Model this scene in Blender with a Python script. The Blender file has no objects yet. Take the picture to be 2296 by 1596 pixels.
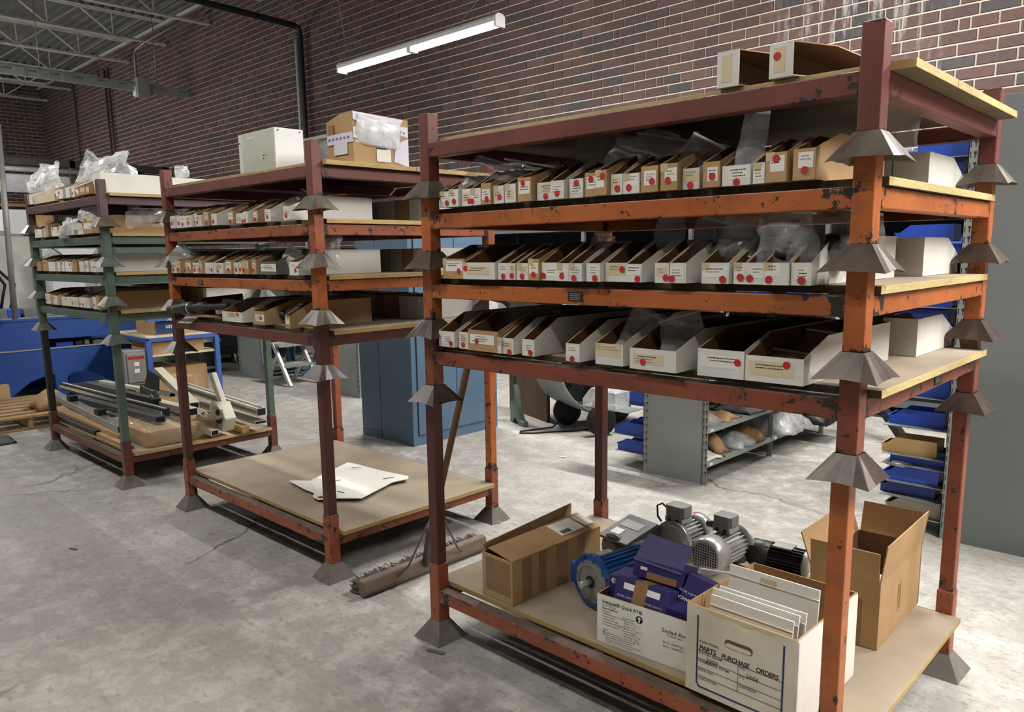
import bpy, bmesh, math, random
from mathutils import Vector, Matrix, noise
rnd = random.Random(7)
PI = math.pi
sc = bpy.context.scene
COL = sc.collection
# ------------------------------------------------------------------ camera
W_PX, H_PX, F_PX, CY_PX = 2296, 1596, 1722.2, 845.56
YAW, PITCH, ROLL, CAM_H = 0.7653704, 0.1608281, -0.0142282, 1.4944
def camera():
    cy, sy, cp, sp = math.cos(YAW), math.sin(YAW), math.cos(PITCH), math.sin(PITCH)
    fwd = Vector((-sy*cp, cy*cp, -sp)); right = Vector((cy, sy, 0)); up = right.cross(fwd)
    cr, sr = math.cos(ROLL), math.sin(ROLL)
    r2 = right*cr + up*sr; u2 = up*cr - right*sr
    cd = bpy.data.cameras.new('camera'); co = bpy.data.objects.new('camera', cd); COL.objects.link(co)
    cd.sensor_fit = 'HORIZONTAL'; cd.sensor_width = 36; cd.lens = F_PX/W_PX*36
    cd.shift_x = 0; cd.shift_y = (CY_PX-H_PX/2)/W_PX
    cd.clip_start = .05; cd.clip_end = 100
    m = Matrix((r2, u2, -fwd)).transposed().to_4x4(); m.translation = Vector((0, 0, CAM_H))
    co.matrix_world = m
    sc.camera = co
camera()
# ------------------------------------------------------------------ world, exposure, lamp rows
wd = bpy.data.worlds.new('world'); sc.world = wd; wd.use_nodes = True
wd.node_tree.nodes['Background'].inputs[0].default_value = (.5, .52, .55, 1)
wd.node_tree.nodes['Background'].inputs[1].default_value = .05
sc.view_settings.view_transform = 'Standard'; sc.view_settings.look = 'None'
sc.view_settings.gamma = 1; sc.view_settings.use_curve_mapping = False
sc.view_settings.exposure = 0.0
LAMP_W = 190.0           # watts of light from one eight-foot strip lamp
LAMP_COL = (1.0, .972, .928)
# strip lamps of the hall: x centre, y, z, share of full output  (the first one hangs in view)
LAMPS = [(-6.32, 5.2, 3.53, 1.1), (-2.6, 5.2, 3.9, 1.6), (1.1, 5.2, 3.9, 1.4), (2.1, 2.7, 3.9, 2.0),
         (-6.6, .3, 3.9, .42), (-2.4, .2, 3.9, .36), (1.6, -.4, 3.9, .2), (-11.8, .6, 3.8, .7), (-16.0, 1.8, 3.8, 2.2), (-21.5, 2.6, 3.8, 2.2)]
sc.cycles.max_bounces = 4; sc.cycles.diffuse_bounces = 3; sc.cycles.glossy_bounces = 2; sc.cycles.transmission_bounces = 2
sc.cycles.transparent_max_bounces = 12; sc.cycles.caustics_reflective = False; sc.cycles.caustics_refractive = False
sc.cycles.use_adaptive_sampling = True; sc.cycles.adaptive_threshold = .1; sc.cycles.adaptive_min_samples = 12
# ------------------------------------------------------------------ materials
def lin(c):
    return tuple(((v/255)/12.92 if v/255 <= .04045 else ((v/255+.055)/1.055)**2.4) for v in c)+(1,)
MATS = {}
def nodes(name):
    m = bpy.data.materials.new(name); m.use_nodes = True; nt = m.node_tree
    p = nt.nodes['Principled BSDF']
    MATS[name] = m
    return m, nt, p
def add(nt, t, **kw):
    n = nt.nodes.new(t)
    for k, v in kw.items():
        if k in n.inputs: n.inputs[k].default_value = v
        else: setattr(n, k, v)
    return n
def coords(nt, scale=(1, 1, 1), obj=False):
    if obj:
        g = add(nt, 'ShaderNodeTexCoord'); o = g.outputs['Object']
    else:
        g = add(nt, 'ShaderNodeNewGeometry'); o = g.outputs['Position']
    mp = add(nt, 'ShaderNodeMapping'); mp.inputs['Scale'].default_value = scale
    nt.links.new(o, mp.inputs['Vector'])
    return mp.outputs[0]
def noisetex(nt, vec, scale, detail=4, rough=.55):
    n = add(nt, 'ShaderNodeTexNoise'); n.inputs['Scale'].default_value = scale; n.inputs['Detail'].default_value = detail
    n.inputs['Roughness'].default_value = rough
    nt.links.new(vec, n.inputs['Vector']); return n.outputs['Fac']
def ramp(nt, fac, a, b, ca=(0, 0, 0, 1), cb=(1, 1, 1, 1)):
    r = add(nt, 'ShaderNodeValToRGB'); r.color_ramp.elements[0].position = a; r.color_ramp.elements[1].position = b
    r.color_ramp.elements[0].color = ca; r.color_ramp.elements[1].color = cb
    nt.links.new(fac, r.inputs[0]); return r.outputs[0]
def mixc(nt, fac, a, b, mode='MIX'):
    m = add(nt, 'ShaderNodeMix', data_type='RGBA', blend_type=mode)
    for i, v in ((0, fac), (6, a), (7, b)):
        if hasattr(v, 'links') or hasattr(v, 'is_linked'): nt.links.new(v, m.inputs[i])
        else: m.inputs[i].default_value = v
    return m.outputs[2]
def bump(nt, p, h, strength=.3, dist=.002):
    b = add(nt, 'ShaderNodeBump'); b.inputs['Strength'].default_value = strength; b.inputs['Distance'].default_value = dist
    nt.links.new(h, b.inputs['Height']); nt.links.new(b.outputs[0], p.inputs['Normal'])
def plain(name, c, rough=.6, metal=0, var=.12, scale=6, bmp=0, c2=None, stretch=(1, 1, 1), spec=.5):
    """one colour with a little mottling"""
    m, nt, p = nodes(name)
    v = coords(nt, stretch); f = noisetex(nt, v, scale, 3)
    a = lin(c); b = lin(c2) if c2 else tuple(x*(1-var*2) for x in a[:3])+(1,)
    nt.links.new(mixc(nt, ramp(nt, f, .3, .7), a, b), p.inputs['Base Color'])
    p.inputs['Roughness'].default_value = rough; p.inputs['Metallic'].default_value = metal
    p.inputs['Specular IOR Level'].default_value = spec
    if bmp: bump(nt, p, f, bmp)
    return m
def paint(name, c, c2, worn=(44, 38, 35), amount=.60, dirt=(62, 52, 46)):
    """old chipped enamel on steel: worn along the edges, dusty on top"""
    m, nt, p = nodes(name)
    v = coords(nt)
    base = mixc(nt, ramp(nt, noisetex(nt, v, 3.5, 3), .35, .7), lin(c), lin(c2))
    d = ramp(nt, noisetex(nt, v, 9, 4, .65), .50, .78)
    base = mixc(nt, d, base, mixc(nt, .55, base, lin(dirt)))
    tc = add(nt, 'ShaderNodeTexCoord'); sub = add(nt, 'ShaderNodeVectorMath', operation='SUBTRACT'); sub.inputs[1].default_value = (.5, .5, .5)
    nt.links.new(tc.outputs['Generated'], sub.inputs[0]); ab = add(nt, 'ShaderNodeVectorMath', operation='ABSOLUTE'); nt.links.new(sub.outputs[0], ab.inputs[0])
    sx = add(nt, 'ShaderNodeSeparateXYZ'); nt.links.new(ab.outputs[0], sx.inputs[0]); tot = None
    for i in range(3):
        mu = add(nt, 'ShaderNodeMath', operation='MULTIPLY'); mu.inputs[1].default_value = 2.0; nt.links.new(sx.outputs[i], mu.inputs[0])
        pw = add(nt, 'ShaderNodeMath', operation='POWER'); pw.inputs[1].default_value = 9; nt.links.new(mu.outputs[0], pw.inputs[0])
        if tot is None: tot = pw.outputs[0]
        else:
            ad = add(nt, 'ShaderNodeMath', operation='ADD'); nt.links.new(tot, ad.inputs[0]); nt.links.new(pw.outputs[0], ad.inputs[1]); tot = ad.outputs[0]
    er = add(nt, 'ShaderNodeMapRange'); nt.links.new(tot, er.inputs[0]); er.inputs[1].default_value = 1.15; er.inputs[2].default_value = 1.95; er.inputs[3].default_value = 0; er.inputs[4].default_value = .13
    nz = add(nt, 'ShaderNodeMath', operation='ADD'); nt.links.new(noisetex(nt, v, 22, 6, .72), nz.inputs[0]); nt.links.new(er.outputs[0], nz.inputs[1])
    chip = ramp(nt, nz.outputs[0], amount, amount+.03)
    base = mixc(nt, chip, base, lin(worn))
    spk = ramp(nt, noisetex(nt, v, 70, 2, .6), .73, .76)
    base = mixc(nt, spk, base, lin(worn))
    ge = add(nt, 'ShaderNodeNewGeometry'); sn = add(nt, 'ShaderNodeSeparateXYZ'); nt.links.new(ge.outputs['True Normal'], sn.inputs[0])
    up = add(nt, 'ShaderNodeMapRange'); nt.links.new(sn.outputs[2], up.inputs[0]); up.inputs[1].default_value = .75; up.inputs[2].default_value = .95; up.inputs[3].default_value = 0; up.inputs[4].default_value = .9
    base = mixc(nt, up.outputs[0], base, mixc(nt, ramp(nt, noisetex(nt, v, 14, 3), .4, .7), lin((84, 77, 70)), lin((112, 104, 95))))
    nt.links.new(base, p.inputs['Base Color'])
    p.inputs['Roughness'].default_value = .46
    bump(nt, p, chip, .25, .001)
    return m
def wood(name, c, c2, scale=3, stretch=(1, 14, 14), rough=.75):
    m, nt, p = nodes(name)
    v = coords(nt, stretch); f = noisetex(nt, v, scale, 6, .6)
    g = ramp(nt, noisetex(nt, coords(nt), 2.2, 4), .4, .75)
    col = mixc(nt, ramp(nt, f, .3, .72), lin(c), lin(c2))
    col = mixc(nt, g, col, mixc(nt, .45, col, lin((90, 78, 66))))
    nt.links.new(col, p.inputs['Base Color']); p.inputs['Roughness'].default_value = rough
    bump(nt, p, f, .15, .001)
    return m
def card(name, c, c2, rough=.85):
    m, nt, p = nodes(name)
    v = coords(nt); f = noisetex(nt, v, 5, 5, .6); fl = noisetex(nt, coords(nt, (1, 1, 160)), 1.5, 2)
    col = mixc(nt, ramp(nt, f, .35, .75), lin(c), lin(c2))
    nt.links.new(col, p.inputs['Base Color']); p.inputs['Roughness'].default_value = rough
    bump(nt, p, fl, .06, .001)
    return m
def clear(name, tint=(235, 238, 240), alpha=.28, rough=.12):
    m, nt, p = nodes(name)
    f = noisetex(nt, coords(nt), 14, 3, .6)
    r = add(nt, 'ShaderNodeMapRange'); nt.links.new(f, r.inputs[0])
    r.inputs[1].default_value = .35; r.inputs[2].default_value = .75; r.inputs[3].default_value = alpha*.6; r.inputs[4].default_value = alpha*1.6
    nt.links.new(r.outputs[0], p.inputs['Alpha'])
    p.inputs['Base Color'].default_value = lin(tint); p.inputs['Roughness'].default_value = rough
    p.inputs['Specular IOR Level'].default_value = 1.0
    bump(nt, p, f, .25, .003)
    return m
def glow(name, c, s):
    m, nt, p = nodes(name)
    p.inputs['Base Color'].default_value = lin(c); p.inputs['Emission Color'].default_value = lin(c); p.inputs['Emission Strength'].default_value = s
    return m
# ------------------------------------------------------------------ mesh helpers
class MB:
    def __init__(s): s.v = []; s.f = []; s.m = []; s.sm = []
    def face(s, pts, mi=0, smooth=False):
        n = len(s.v); s.v += [Vector(p) for p in pts]; s.f.append(list(range(n, n+len(pts)))); s.m.append(mi); s.sm.append(smooth)
    def poly(s, verts, faces, mi=0, smooth=False):
        n = len(s.v); s.v += [Vector(p) for p in verts]
        for f in faces: s.f.append([n+i for i in f]); s.m.append(mi); s.sm.append(smooth)
        return s
    def box(s, x0, x1, y0, y1, z0, z1, mi=0, M=None):
        v = [(x, y, z) for z in (z0, z1) for y in (y0, y1) for x in (x0, x1)]
        if M is not None: v = [M @ Vector(p) for p in v]
        return s.poly(v, [(0, 2, 3, 1), (4, 5, 7, 6), (0, 1, 5, 4), (2, 6, 7, 3), (0, 4, 6, 2), (1, 3, 7, 5)], mi)
    def prism(s, pts, d, mi=0, M=None, smooth=False):
        """pts: outline in a plane (3D points), pushed along vector d"""
        d = Vector(d); a = [Vector(p) for p in pts]; b = [p+d for p in a]; n = len(a)
        v = a+b
        if M is not None: v = [M @ p for p in v]
        n0 = len(s.v); s.v += v
        s.f += [[n0+i for i in reversed(range(n))], [n0+n+i for i in range(n)]]; s.m += [mi, mi]; s.sm += [False, False]
        for i in range(n):
            j = (i+1) % n; s.f.append([n0+i, n0+j, n0+n+j, n0+n+i]); s.m.append(mi); s.sm.append(smooth)
        return s
    def lathe(s, prof, c=(0, 0, 0), axis=(0, 0, 1), seg=20, mi=0, smooth=True, cap=True):
        """prof: list of (distance along axis, radius)"""
        ax = Vector(axis).normalized(); t = Vector((0, 0, 1)) if abs(ax.z) < .9 else Vector((1, 0, 0))
        u = ax.cross(t).normalized(); w = ax.cross(u); c = Vector(c); n0 = len(s.v)
        for h, r in prof:
            for i in range(seg):
                a = 2*PI*i/seg; s.v.append(c+ax*h+(u*math.cos(a)+w*math.sin(a))*r)
        for k in range(len(prof)-1):
            for i in range(seg):
                j = (i+1) % seg; s.f.append([n0+k*seg+i, n0+k*seg+j, n0+(k+1)*seg+j, n0+(k+1)*seg+i]); s.m.append(mi); s.sm.append(smooth)
        if cap:
            s.f.append([n0+i for i in reversed(range(seg))]); s.m.append(mi); s.sm.append(False)
            k = len(prof)-1; s.f.append([n0+k*seg+i for i in range(seg)]); s.m.append(mi); s.sm.append(False)
        return s
    def cyl(s, a, b, r, seg=12, mi=0, r2=None):
        a, b = Vector(a), Vector(b); return s.lathe([(0, r), ((b-a).length, r if r2 is None else r2)], a, b-a, seg, mi)
    def tube(s, pts, r, seg=8, mi=0, closed=False):
        pts = [Vector(p) for p in pts]; n0 = len(s.v); N = len(pts); up = Vector((.13, .21, .97)).normalized()
        for i, p in enumerate(pts):
            if closed: d = pts[(i+1) % N]-pts[i-1]
            else: d = pts[min(i+1, N-1)]-pts[max(i-1, 0)]
            d.normalize(); u = d.cross(up)
            if u.length < .05: u = d.cross(Vector((1, 0, 0)))
            u.normalize(); w = d.cross(u)
            for k in range(seg):
                a = 2*PI*k/seg; s.v.append(p+(u*math.cos(a)+w*math.sin(a))*r)
        for i in range(N if closed else N-1):
            i2 = (i+1) % N
            for k in range(seg):
                j = (k+1) % seg; s.f.append([n0+i*seg+k, n0+i*seg+j, n0+i2*seg+j, n0+i2*seg+k]); s.m.append(mi); s.sm.append(True)
        if not closed:
            s.f.append([n0+k for k in range(seg)][::-1]); s.m.append(mi); s.sm.append(False)
            s.f.append([n0+(N-1)*seg+k for k in range(seg)]); s.m.append(mi); s.sm.append(False)
        return s
    def bar(s, a, b, w, h, mi=0, up=(0, 0, 1)):
        """rectangular bar from a to b, w across, h along up"""
        a, b = Vector(a), Vector(b); d = (b-a).normalized(); u = d.cross(Vector(up))
        if u.length < .01: u = d.cross(Vector((1, 0, 0)))
        u.normalize(); n = u.cross(d)
        q = [a+u*sx*w/2+n*sy*h/2 for sx, sy in ((-1, -1), (1, -1), (1, 1), (-1, 1))]
        return s.prism(q, b-a, mi)
    def mesh(s, name, mats, off=(0, 0, 0)):
        me = bpy.data.meshes.new(name); o = Vector(off)
        me.from_pydata([tuple(p-o) for p in s.v], [], s.f)
        for m in (mats if isinstance(mats, (list, tuple)) else [mats]): me.materials.append(m if not isinstance(m, str) else MATS[m])
        me.polygons.foreach_set('material_index', s.m); me.polygons.foreach_set('use_smooth', s.sm)
        me.update(); return me
def obj(name, mb, mats, parent=None, off=None, bevel=0, loc=None):
    """one mesh object; off: world origin given to a top-level object, children take their parent's"""
    if parent is not None:
        o0 = parent_origin(parent)
        me = mb.mesh(name, mats, o0 if off is None else off)
        o = bpy.data.objects.new(name, me); COL.objects.link(o); o.parent = parent
        if off is not None: o.location = Vector(off)-o0
    else:
        o0 = Vector(off) if off is not None else Vector((0, 0, 0))
        me = mb.mesh(name, mats, o0); o = bpy.data.objects.new(name, me); COL.objects.link(o); o.location = o0
    if bevel:
        b = o.modifiers.new('bevel', 'BEVEL'); b.width = bevel; b.segments = 2; b.limit_method = 'ANGLE'; b.angle_limit = .6
    return o
def parent_origin(p):
    o = Vector((0, 0, 0))
    while p is not None: o = o+p.location; p = p.parent
    return o
def tag(o, label, cat, group=None, kind=None):
    if label: o['label'] = label
    if cat: o['category'] = cat
    if group: o['group'] = group
    if kind: o['kind'] = kind
    return o
def thing(name, label, cat, loc=(0, 0, 0), rotz=0, group=None):
    o = bpy.data.objects.new(name, None); COL.objects.link(o); o.location = loc; o.rotation_euler = (0, 0, rotz); o.empty_display_size = .1
    return tag(o, label, cat, group)
def struct(name, mb, mats, parent=None, label=None):
    o = obj(name, mb, mats, parent)
    if parent is None: o['kind'] = 'structure'
    if label: o['label'] = label
    return o
def child(name, me, parent, loc=(0, 0, 0), rot=None):
    """child object that shares mesh data"""
    o = bpy.data.objects.new(name, me); COL.objects.link(o); o.parent = parent; o.location = loc
    if rot: o.rotation_euler = rot
    return o
def text(name, s, parent, origin, xdir, ydir, size, mat, align='LEFT', width=1.0, bold=False, shear=0, offset=.0006):
    """flat print: lettering as a thin mesh lying on a surface; origin/xdir/ydir in world space"""
    cu = bpy.data.curves.new(name, 'FONT'); cu.body = s; cu.size = size; cu.align_x = align; cu.space_character = width; cu.shear = shear
    if bold: cu.offset = size*.018
    cu.resolution_u = 2
    t = bpy.data.objects.new(name+'_tmp', cu); COL.objects.link(t)
    me = bpy.data.meshes.new_from_object(t); bpy.data.objects.remove(t)
    x = Vector(xdir).normalized(); y = Vector(ydir).normalized(); z = x.cross(y)
    m = Matrix((x, y, z)).transposed().to_4x4(); m.translation = Vector(origin)+z*offset-parent_origin(parent)
    me.transform(m); me.materials.clear(); me.materials.append(MATS[mat])
    o = bpy.data.objects.new(name, me); COL.objects.link(o); o.parent = parent
    return o
ORD = 'first second third fourth fifth sixth seventh eighth ninth tenth eleventh twelfth thirteenth fourteenth fifteenth sixteenth seventeenth eighteenth nineteenth twentieth twenty-first twenty-second twenty-third twenty-fourth'.split()
# ------------------------------------------------------------------ the hall
YW, XL, ZC = 7.728, -27.1, 6.62      # brick wall, far wall, roof deck
def floor_mat():
    m, nt, p = nodes('concrete_floor')
    v = coords(nt, (1, 1, 0))
    n1 = noisetex(nt, v, .55, 3, .6); n2 = noisetex(nt, v, 7, 6, .68); n3 = noisetex(nt, v, 38, 4, .7)
    col = mixc(nt, ramp(nt, n1, .36, .66), lin((176, 173, 167)), lin((148, 144, 138)))
    col = mixc(nt, ramp(nt, n2, .45, .66), col, lin((192, 189, 183)))
    col = mixc(nt, ramp(nt, n3, .5, .72), col, mixc(nt, .5, col, lin((126, 119, 110))))
    # flaked streaks
    vs = coords(nt, (1, 2.2, 0)); n4 = noisetex(nt, vs, 16, 6, .75)
    col = mixc(nt, ramp(nt, n4, .565, .6), col, mixc(nt, .55, col, lin((128, 120, 110))))
    # hairline cracks
    vo = add(nt, 'ShaderNodeTexVoronoi', feature='DISTANCE_TO_EDGE'); vo.inputs['Scale'].default_value = .55
    wv = add(nt, 'ShaderNodeVectorMath', operation='ADD'); nz = add(nt, 'ShaderNodeTexNoise'); nz.inputs['Scale'].default_value = 3; nz.inputs['Detail'].default_value = 6
    nt.links.new(v, nz.inputs['Vector']); sc_ = add(nt, 'ShaderNodeVectorMath', operation='SCALE'); sc_.inputs['Scale'].default_value = .35
    nt.links.new(nz.outputs['Color'], sc_.inputs[0]); nt.links.new(v, wv.inputs[0]); nt.links.new(sc_.outputs[0], wv.inputs[1]); nt.links.new(wv.outputs[0], vo.inputs['Vector'])
    cr = ramp(nt, vo.outputs['Distance'], .0, .006, (1, 1, 1, 1), (0, 0, 0, 1))
    cr2 = mixc(nt, ramp(nt, noisetex(nt, v, .8, 2), .5, .58), (0, 0, 0, 1), cr)
    col = mixc(nt, cr2, col, lin((96, 88, 80)))
    # the painted aisle edge: a straight seam along the racks
    ge = add(nt, 'ShaderNodeNewGeometry'); sx = add(nt, 'ShaderNodeSeparateXYZ'); nt.links.new(ge.outputs['Position'], sx.inputs[0])
    se = add(nt, 'ShaderNodeMapRange'); nt.links.new(sx.outputs[1], se.inputs[0]); se.inputs[1].default_value = 1.355; se.inputs[2].default_value = 1.365; se.inputs[3].default_value = .3; se.inputs[4].default_value = 0
    col = mixc(nt, se.outputs[0], col, lin((138, 132, 125)))
    # dark drips and smudges
    n5 = noisetex(nt, coords(nt, (1, 1, 0)), 2.4, 3); col = mixc(nt, ramp(nt, n5, .66, .8), col, mixc(nt, .35, col, lin((104, 100, 98))))
    nt.links.new(col, p.inputs['Base Color']); p.inputs['Roughness'].default_value = .62
    mx = add(nt, 'ShaderNodeMath', operation='ADD'); nt.links.new(n3, mx.inputs[0]); nt.links.new(n2, mx.inputs[1]); bump(nt, p, mx.outputs[0], .2, .003)
floor_mat()
XR, YF = 8.0, -7.0
mb = MB(); mb.box(XL-.2, XR+.2, YF-.2, YW+.2, -.2, 0); struct('floor', mb, 'concrete_floor')
plain('mortar', (204, 192, 176), .95, var=.1, scale=30, bmp=.3)
for i, (c, c2) in enumerate([((95, 73, 70), (85, 65, 63)), ((88, 68, 66), (78, 60, 59)), ((75, 72, 73), (65, 62, 64)), ((102, 82, 76), (90, 71, 66)), ((84, 70, 69), (74, 60, 61))]):
    m, nt, p = nodes('brick_%d' % i); v = coords(nt); f = noisetex(nt, v, 18, 3)
    col = mixc(nt, ramp(nt, f, .3, .7), lin(c), lin(c2))
    # white lime bloom streaking down one stretch of the wall
    ge = add(nt, 'ShaderNodeNewGeometry'); sx = add(nt, 'ShaderNodeSeparateXYZ'); nt.links.new(ge.outputs['Position'], sx.inputs[0])
    d = add(nt, 'ShaderNodeMath', operation='ADD'); d.inputs[1].default_value = 2.95; nt.links.new(sx.outputs[0], d.inputs[0]); ab = add(nt, 'ShaderNodeMath', operation='ABSOLUTE'); nt.links.new(d.outputs[0], ab.inputs[0])
    mr = add(nt, 'ShaderNodeMapRange'); nt.links.new(ab.outputs[0], mr.inputs[0]); mr.inputs[1].default_value = .15; mr.inputs[2].default_value = .9; mr.inputs[3].default_value = 1; mr.inputs[4].default_value = 0
    st = ramp(nt, noisetex(nt, coords(nt, (9, 9, 1.2)), 1.6, 5, .7), .5, .68); mu = add(nt, 'ShaderNodeMath', operation='MULTIPLY'); nt.links.new(mr.outputs[0], mu.inputs[0]); nt.links.new(st, mu.inputs[1])
    col = mixc(nt, mu.outputs[0], col, lin((176, 172, 170)))
    nt.links.new(col, p.inputs['Base Color']); p.inputs['Roughness'].default_value = .9; bump(nt, p, f, .25)
BRK = ['brick_%d' % i for i in range(5)]
mb = MB(); mb.box(XL-.3, XR+.2, YW+.012, YW+.3, 0, ZC+.1)
wall = struct('wall_back', mb, 'mortar', label='dark red brick wall with pale mortar joints')
BL, CH, JT = .3048, .1038, .0145
def brick_mesh(w, mi):
    b = MB(); h = CH-JT; y = -.012
    b.poly([(0, .014, 0), (w, .014, 0), (w, .014, h), (0, .014, h), (.002, 0, .002), (w-.002, 0, .002), (w-.002, 0, h-.002), (.002, 0, h-.002)],
           [(4, 5, 6, 7), (0, 1, 5, 4), (1, 2, 6, 5), (2, 3, 7, 6), (3, 0, 4, 7)])
    return b.mesh('brick', MATS['brick_%d' % mi])
BM = {}
def cam_px(P):
    cy, sy, cp, sp = math.cos(YAW), math.sin(YAW), math.cos(PITCH), math.sin(PITCH)
    d = Vector(P)-Vector((0, 0, CAM_H)); fw = Vector((-sy*cp, cy*cp, -sp)); ri = Vector((cy, sy, 0)); up = ri.cross(fw)
    z = d.dot(fw); return (W_PX/2+F_PX*d.dot(ri)/z, CY_PX-F_PX*d.dot(up)/z) if z > 0 else (-9, -9)
bricks = []
r2 = random.Random(3)
for c in range(int(ZC/CH)+1):
    z = c*CH+.006
    header = (c % 6 == 2)
    x = XR-((c % 2)*BL/2)+.02
    k = 0
    while x > XL-.3:
        mi = r2.choices(range(5), (34, 26, 13, 12, 15))[0]
        if header and k % 2 == 0:
            bricks.append((x-BL, z, BL*.30-JT, mi)); bricks.append((x-BL+BL*.30, z, BL*.70-JT, r2.choices(range(5), (34, 26, 13, 12, 15))[0]))
        else: bricks.append((x-BL, z, BL-JT, mi))
        x -= BL; k += 1
def showing(b):
    u, v = cam_px((b[0]+b[2]/2, YW, b[1]+.05))
    if not (0 < u < 2296 and 0 < v): return False
    if u > 2010: return v < 200 and (u < 2200 or v < 190)
    if u > 960: return v < 300-(u-960)*.16
    return v < 300 and u > 720
order = sorted((b for b in bricks if showing(b)), key=lambda b: (b[0]+3)**2+(b[1]-2.5)**2)[:300]
near = set(id(b) for b in order)
for b in order:
    key = (round(b[2], 3), b[3])
    if key not in BM: BM[key] = brick_mesh(b[2], b[3])
    child('brick', BM[key], wall, (b[0], YW-.004, b[1]))
mb = MB(); h = CH-JT
for b in bricks:
    if id(b) in near: continue
    x, z, w, mi = b; y = YW-.004
    mb.poly([(x, y+.014, z), (x+w, y+.014, z), (x+w, y+.014, z+h), (x, y+.014, z+h), (x+.002, y, z+.002), (x+w-.002, y, z+.002), (x+w-.002, y, z+h-.002), (x+.002, y, z+h-.002)],
            [(4, 5, 6, 7), (0, 1, 5, 4), (1, 2, 6, 5), (2, 3, 7, 6), (3, 0, 4, 7)], mi)
o = obj('brickwork', mb, BRK, wall); o['kind'] = 'stuff'
# far wall (left end of the hall)
mb = MB(); mb.box(XL-.3, XL-.012, YF, YW+.1, 0, ZC+.1); wl = struct('wall_left', mb, 'mortar', label='brick end wall of the hall in shade')
mb = MB()
for c in range(int(ZC/CH)+1):
    z = c*CH+.006; y = YW-((c % 2)*BL/2)-.15
    while y > 3.2:
        mi = r2.choices(range(5), (34, 26, 13, 12, 15))[0]; w = BL-JT; x = XL+.004
        mb.poly([(x-.014, y, z), (x-.014, y+w, z), (x-.014, y+w, z+h), (x-.014, y, z+h), (x, y+.002, z+.002), (x, y+w-.002, z+.002), (x, y+w-.002, z+h-.002), (x, y+.002, z+h-.002)],
                [(4, 5, 6, 7), (0, 1, 5, 4), (1, 2, 6, 5), (2, 3, 7, 6), (3, 0, 4, 7)], mi)
        y -= BL
o = obj('brickwork', mb, BRK, wl); o['kind'] = 'stuff'
plain('painted_wall', (150, 148, 142), .9, var=.06)
mb = MB(); mb.box(XL-.3, XR+.2, YF-.3, YF, 0, ZC); struct('wall_front', mb, 'painted_wall')
mb = MB(); mb.box(XR, XR+.3, YF, YW+.3, 0, ZC); struct('wall_right', mb, 'painted_wall')
# roof deck: ribs running along the wall
plain('roof_steel', (112, 114, 112), .6, .1, var=.15, scale=2)
mb = MB(); y = YF; n = 0
prof = []
while y < YW+.1:
    prof += [(y, ZC+.05), (y+.045, ZC+.05), (y+.06, ZC), (y+.14, ZC), (y+.155, ZC+.05)]; y += .2
for i in range(len(prof)-1):
    (ya, za), (yb, zb) = prof[i], prof[i+1]
    mb.face([(XL-.2, ya, za), (XR+.2, ya, za), (XR+.2, yb, zb), (XL-.2, yb, zb)])
struct('ceiling', mb, 'roof_steel', label='ribbed grey steel roof deck')
mb = MB(); mb.box(XL-.3, XR+.3, YF-.3, YW+.3, ZC+.07, ZC+.2); struct('roof_slab', mb, 'painted_wall')
# roof joists
plain('joist_paint', (222, 222, 214), .6, 0, var=.12, scale=4)
JX = [-15.72-2.12*k for k in range(-2, 6)]
for i, x in enumerate(JX):
    zb = 6.1
    place = ['first', 'second', 'third', 'fourth', 'fifth', 'sixth', 'seventh', 'eighth'][len(JX)-1-i]
    t = thing('roof_joist', 'grey open-web steel roof joist, %s from the far end wall' % place, 'joist', (x, YW, zb), group='roof joists')
    m1 = MB(); m1.box(x-.055, x-.006, -1, YW-.02, zb, zb+.006); m1.box(x-.012, x-.006, -1, YW-.02, zb, zb+.05); m1.box(x+.006, x+.055, -1, YW-.02, zb, zb+.006); m1.box(x+.006, x+.012, -1, YW-.02, zb, zb+.05)
    obj('bottom_chord', m1, 'joist_paint', t)
    m1 = MB(); m1.box(x-.06, x+.06, -1, YW-.02, ZC-.012, ZC-.004); m1.box(x-.012, x+.012, -1, YW-.02, ZC-.06, ZC-.004)
    obj('top_chord', m1, 'joist_paint', t)
    y = YW-.5; k = 0
    ms = MB().bar((0, 0, .02), (0, -.62, .48), .028, .028); mu = MB().bar((0, 0, .48), (0, -.62, .02), .028, .028)
    mv = MB().bar((0, 0, .02), (0, 0, .48), .02, .02)
    a, b, c_ = ms.mesh('web', MATS['joist_paint']), mu.mesh('web', MATS['joist_paint']), mv.mesh('web', MATS['joist_paint'])
    while y > 0:
        child('web', a if k % 2 else b, t, (0, y-YW, 0)); 
        if k % 2 == 0: child('web', c_, t, (0, y-.62-YW, 0))
        y -= .62; k += 1
# steel angle along the wall head
mb = MB(); mb.box(XL, XR, YW-.09, YW-.01, ZC-.08, ZC-.07); mb.box(XL, XR, YW-.02, YW-.01, ZC-.08, ZC); struct('trim_1', mb, 'joist_paint', label='steel ledger angle where the roof meets the brick wall')
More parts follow.
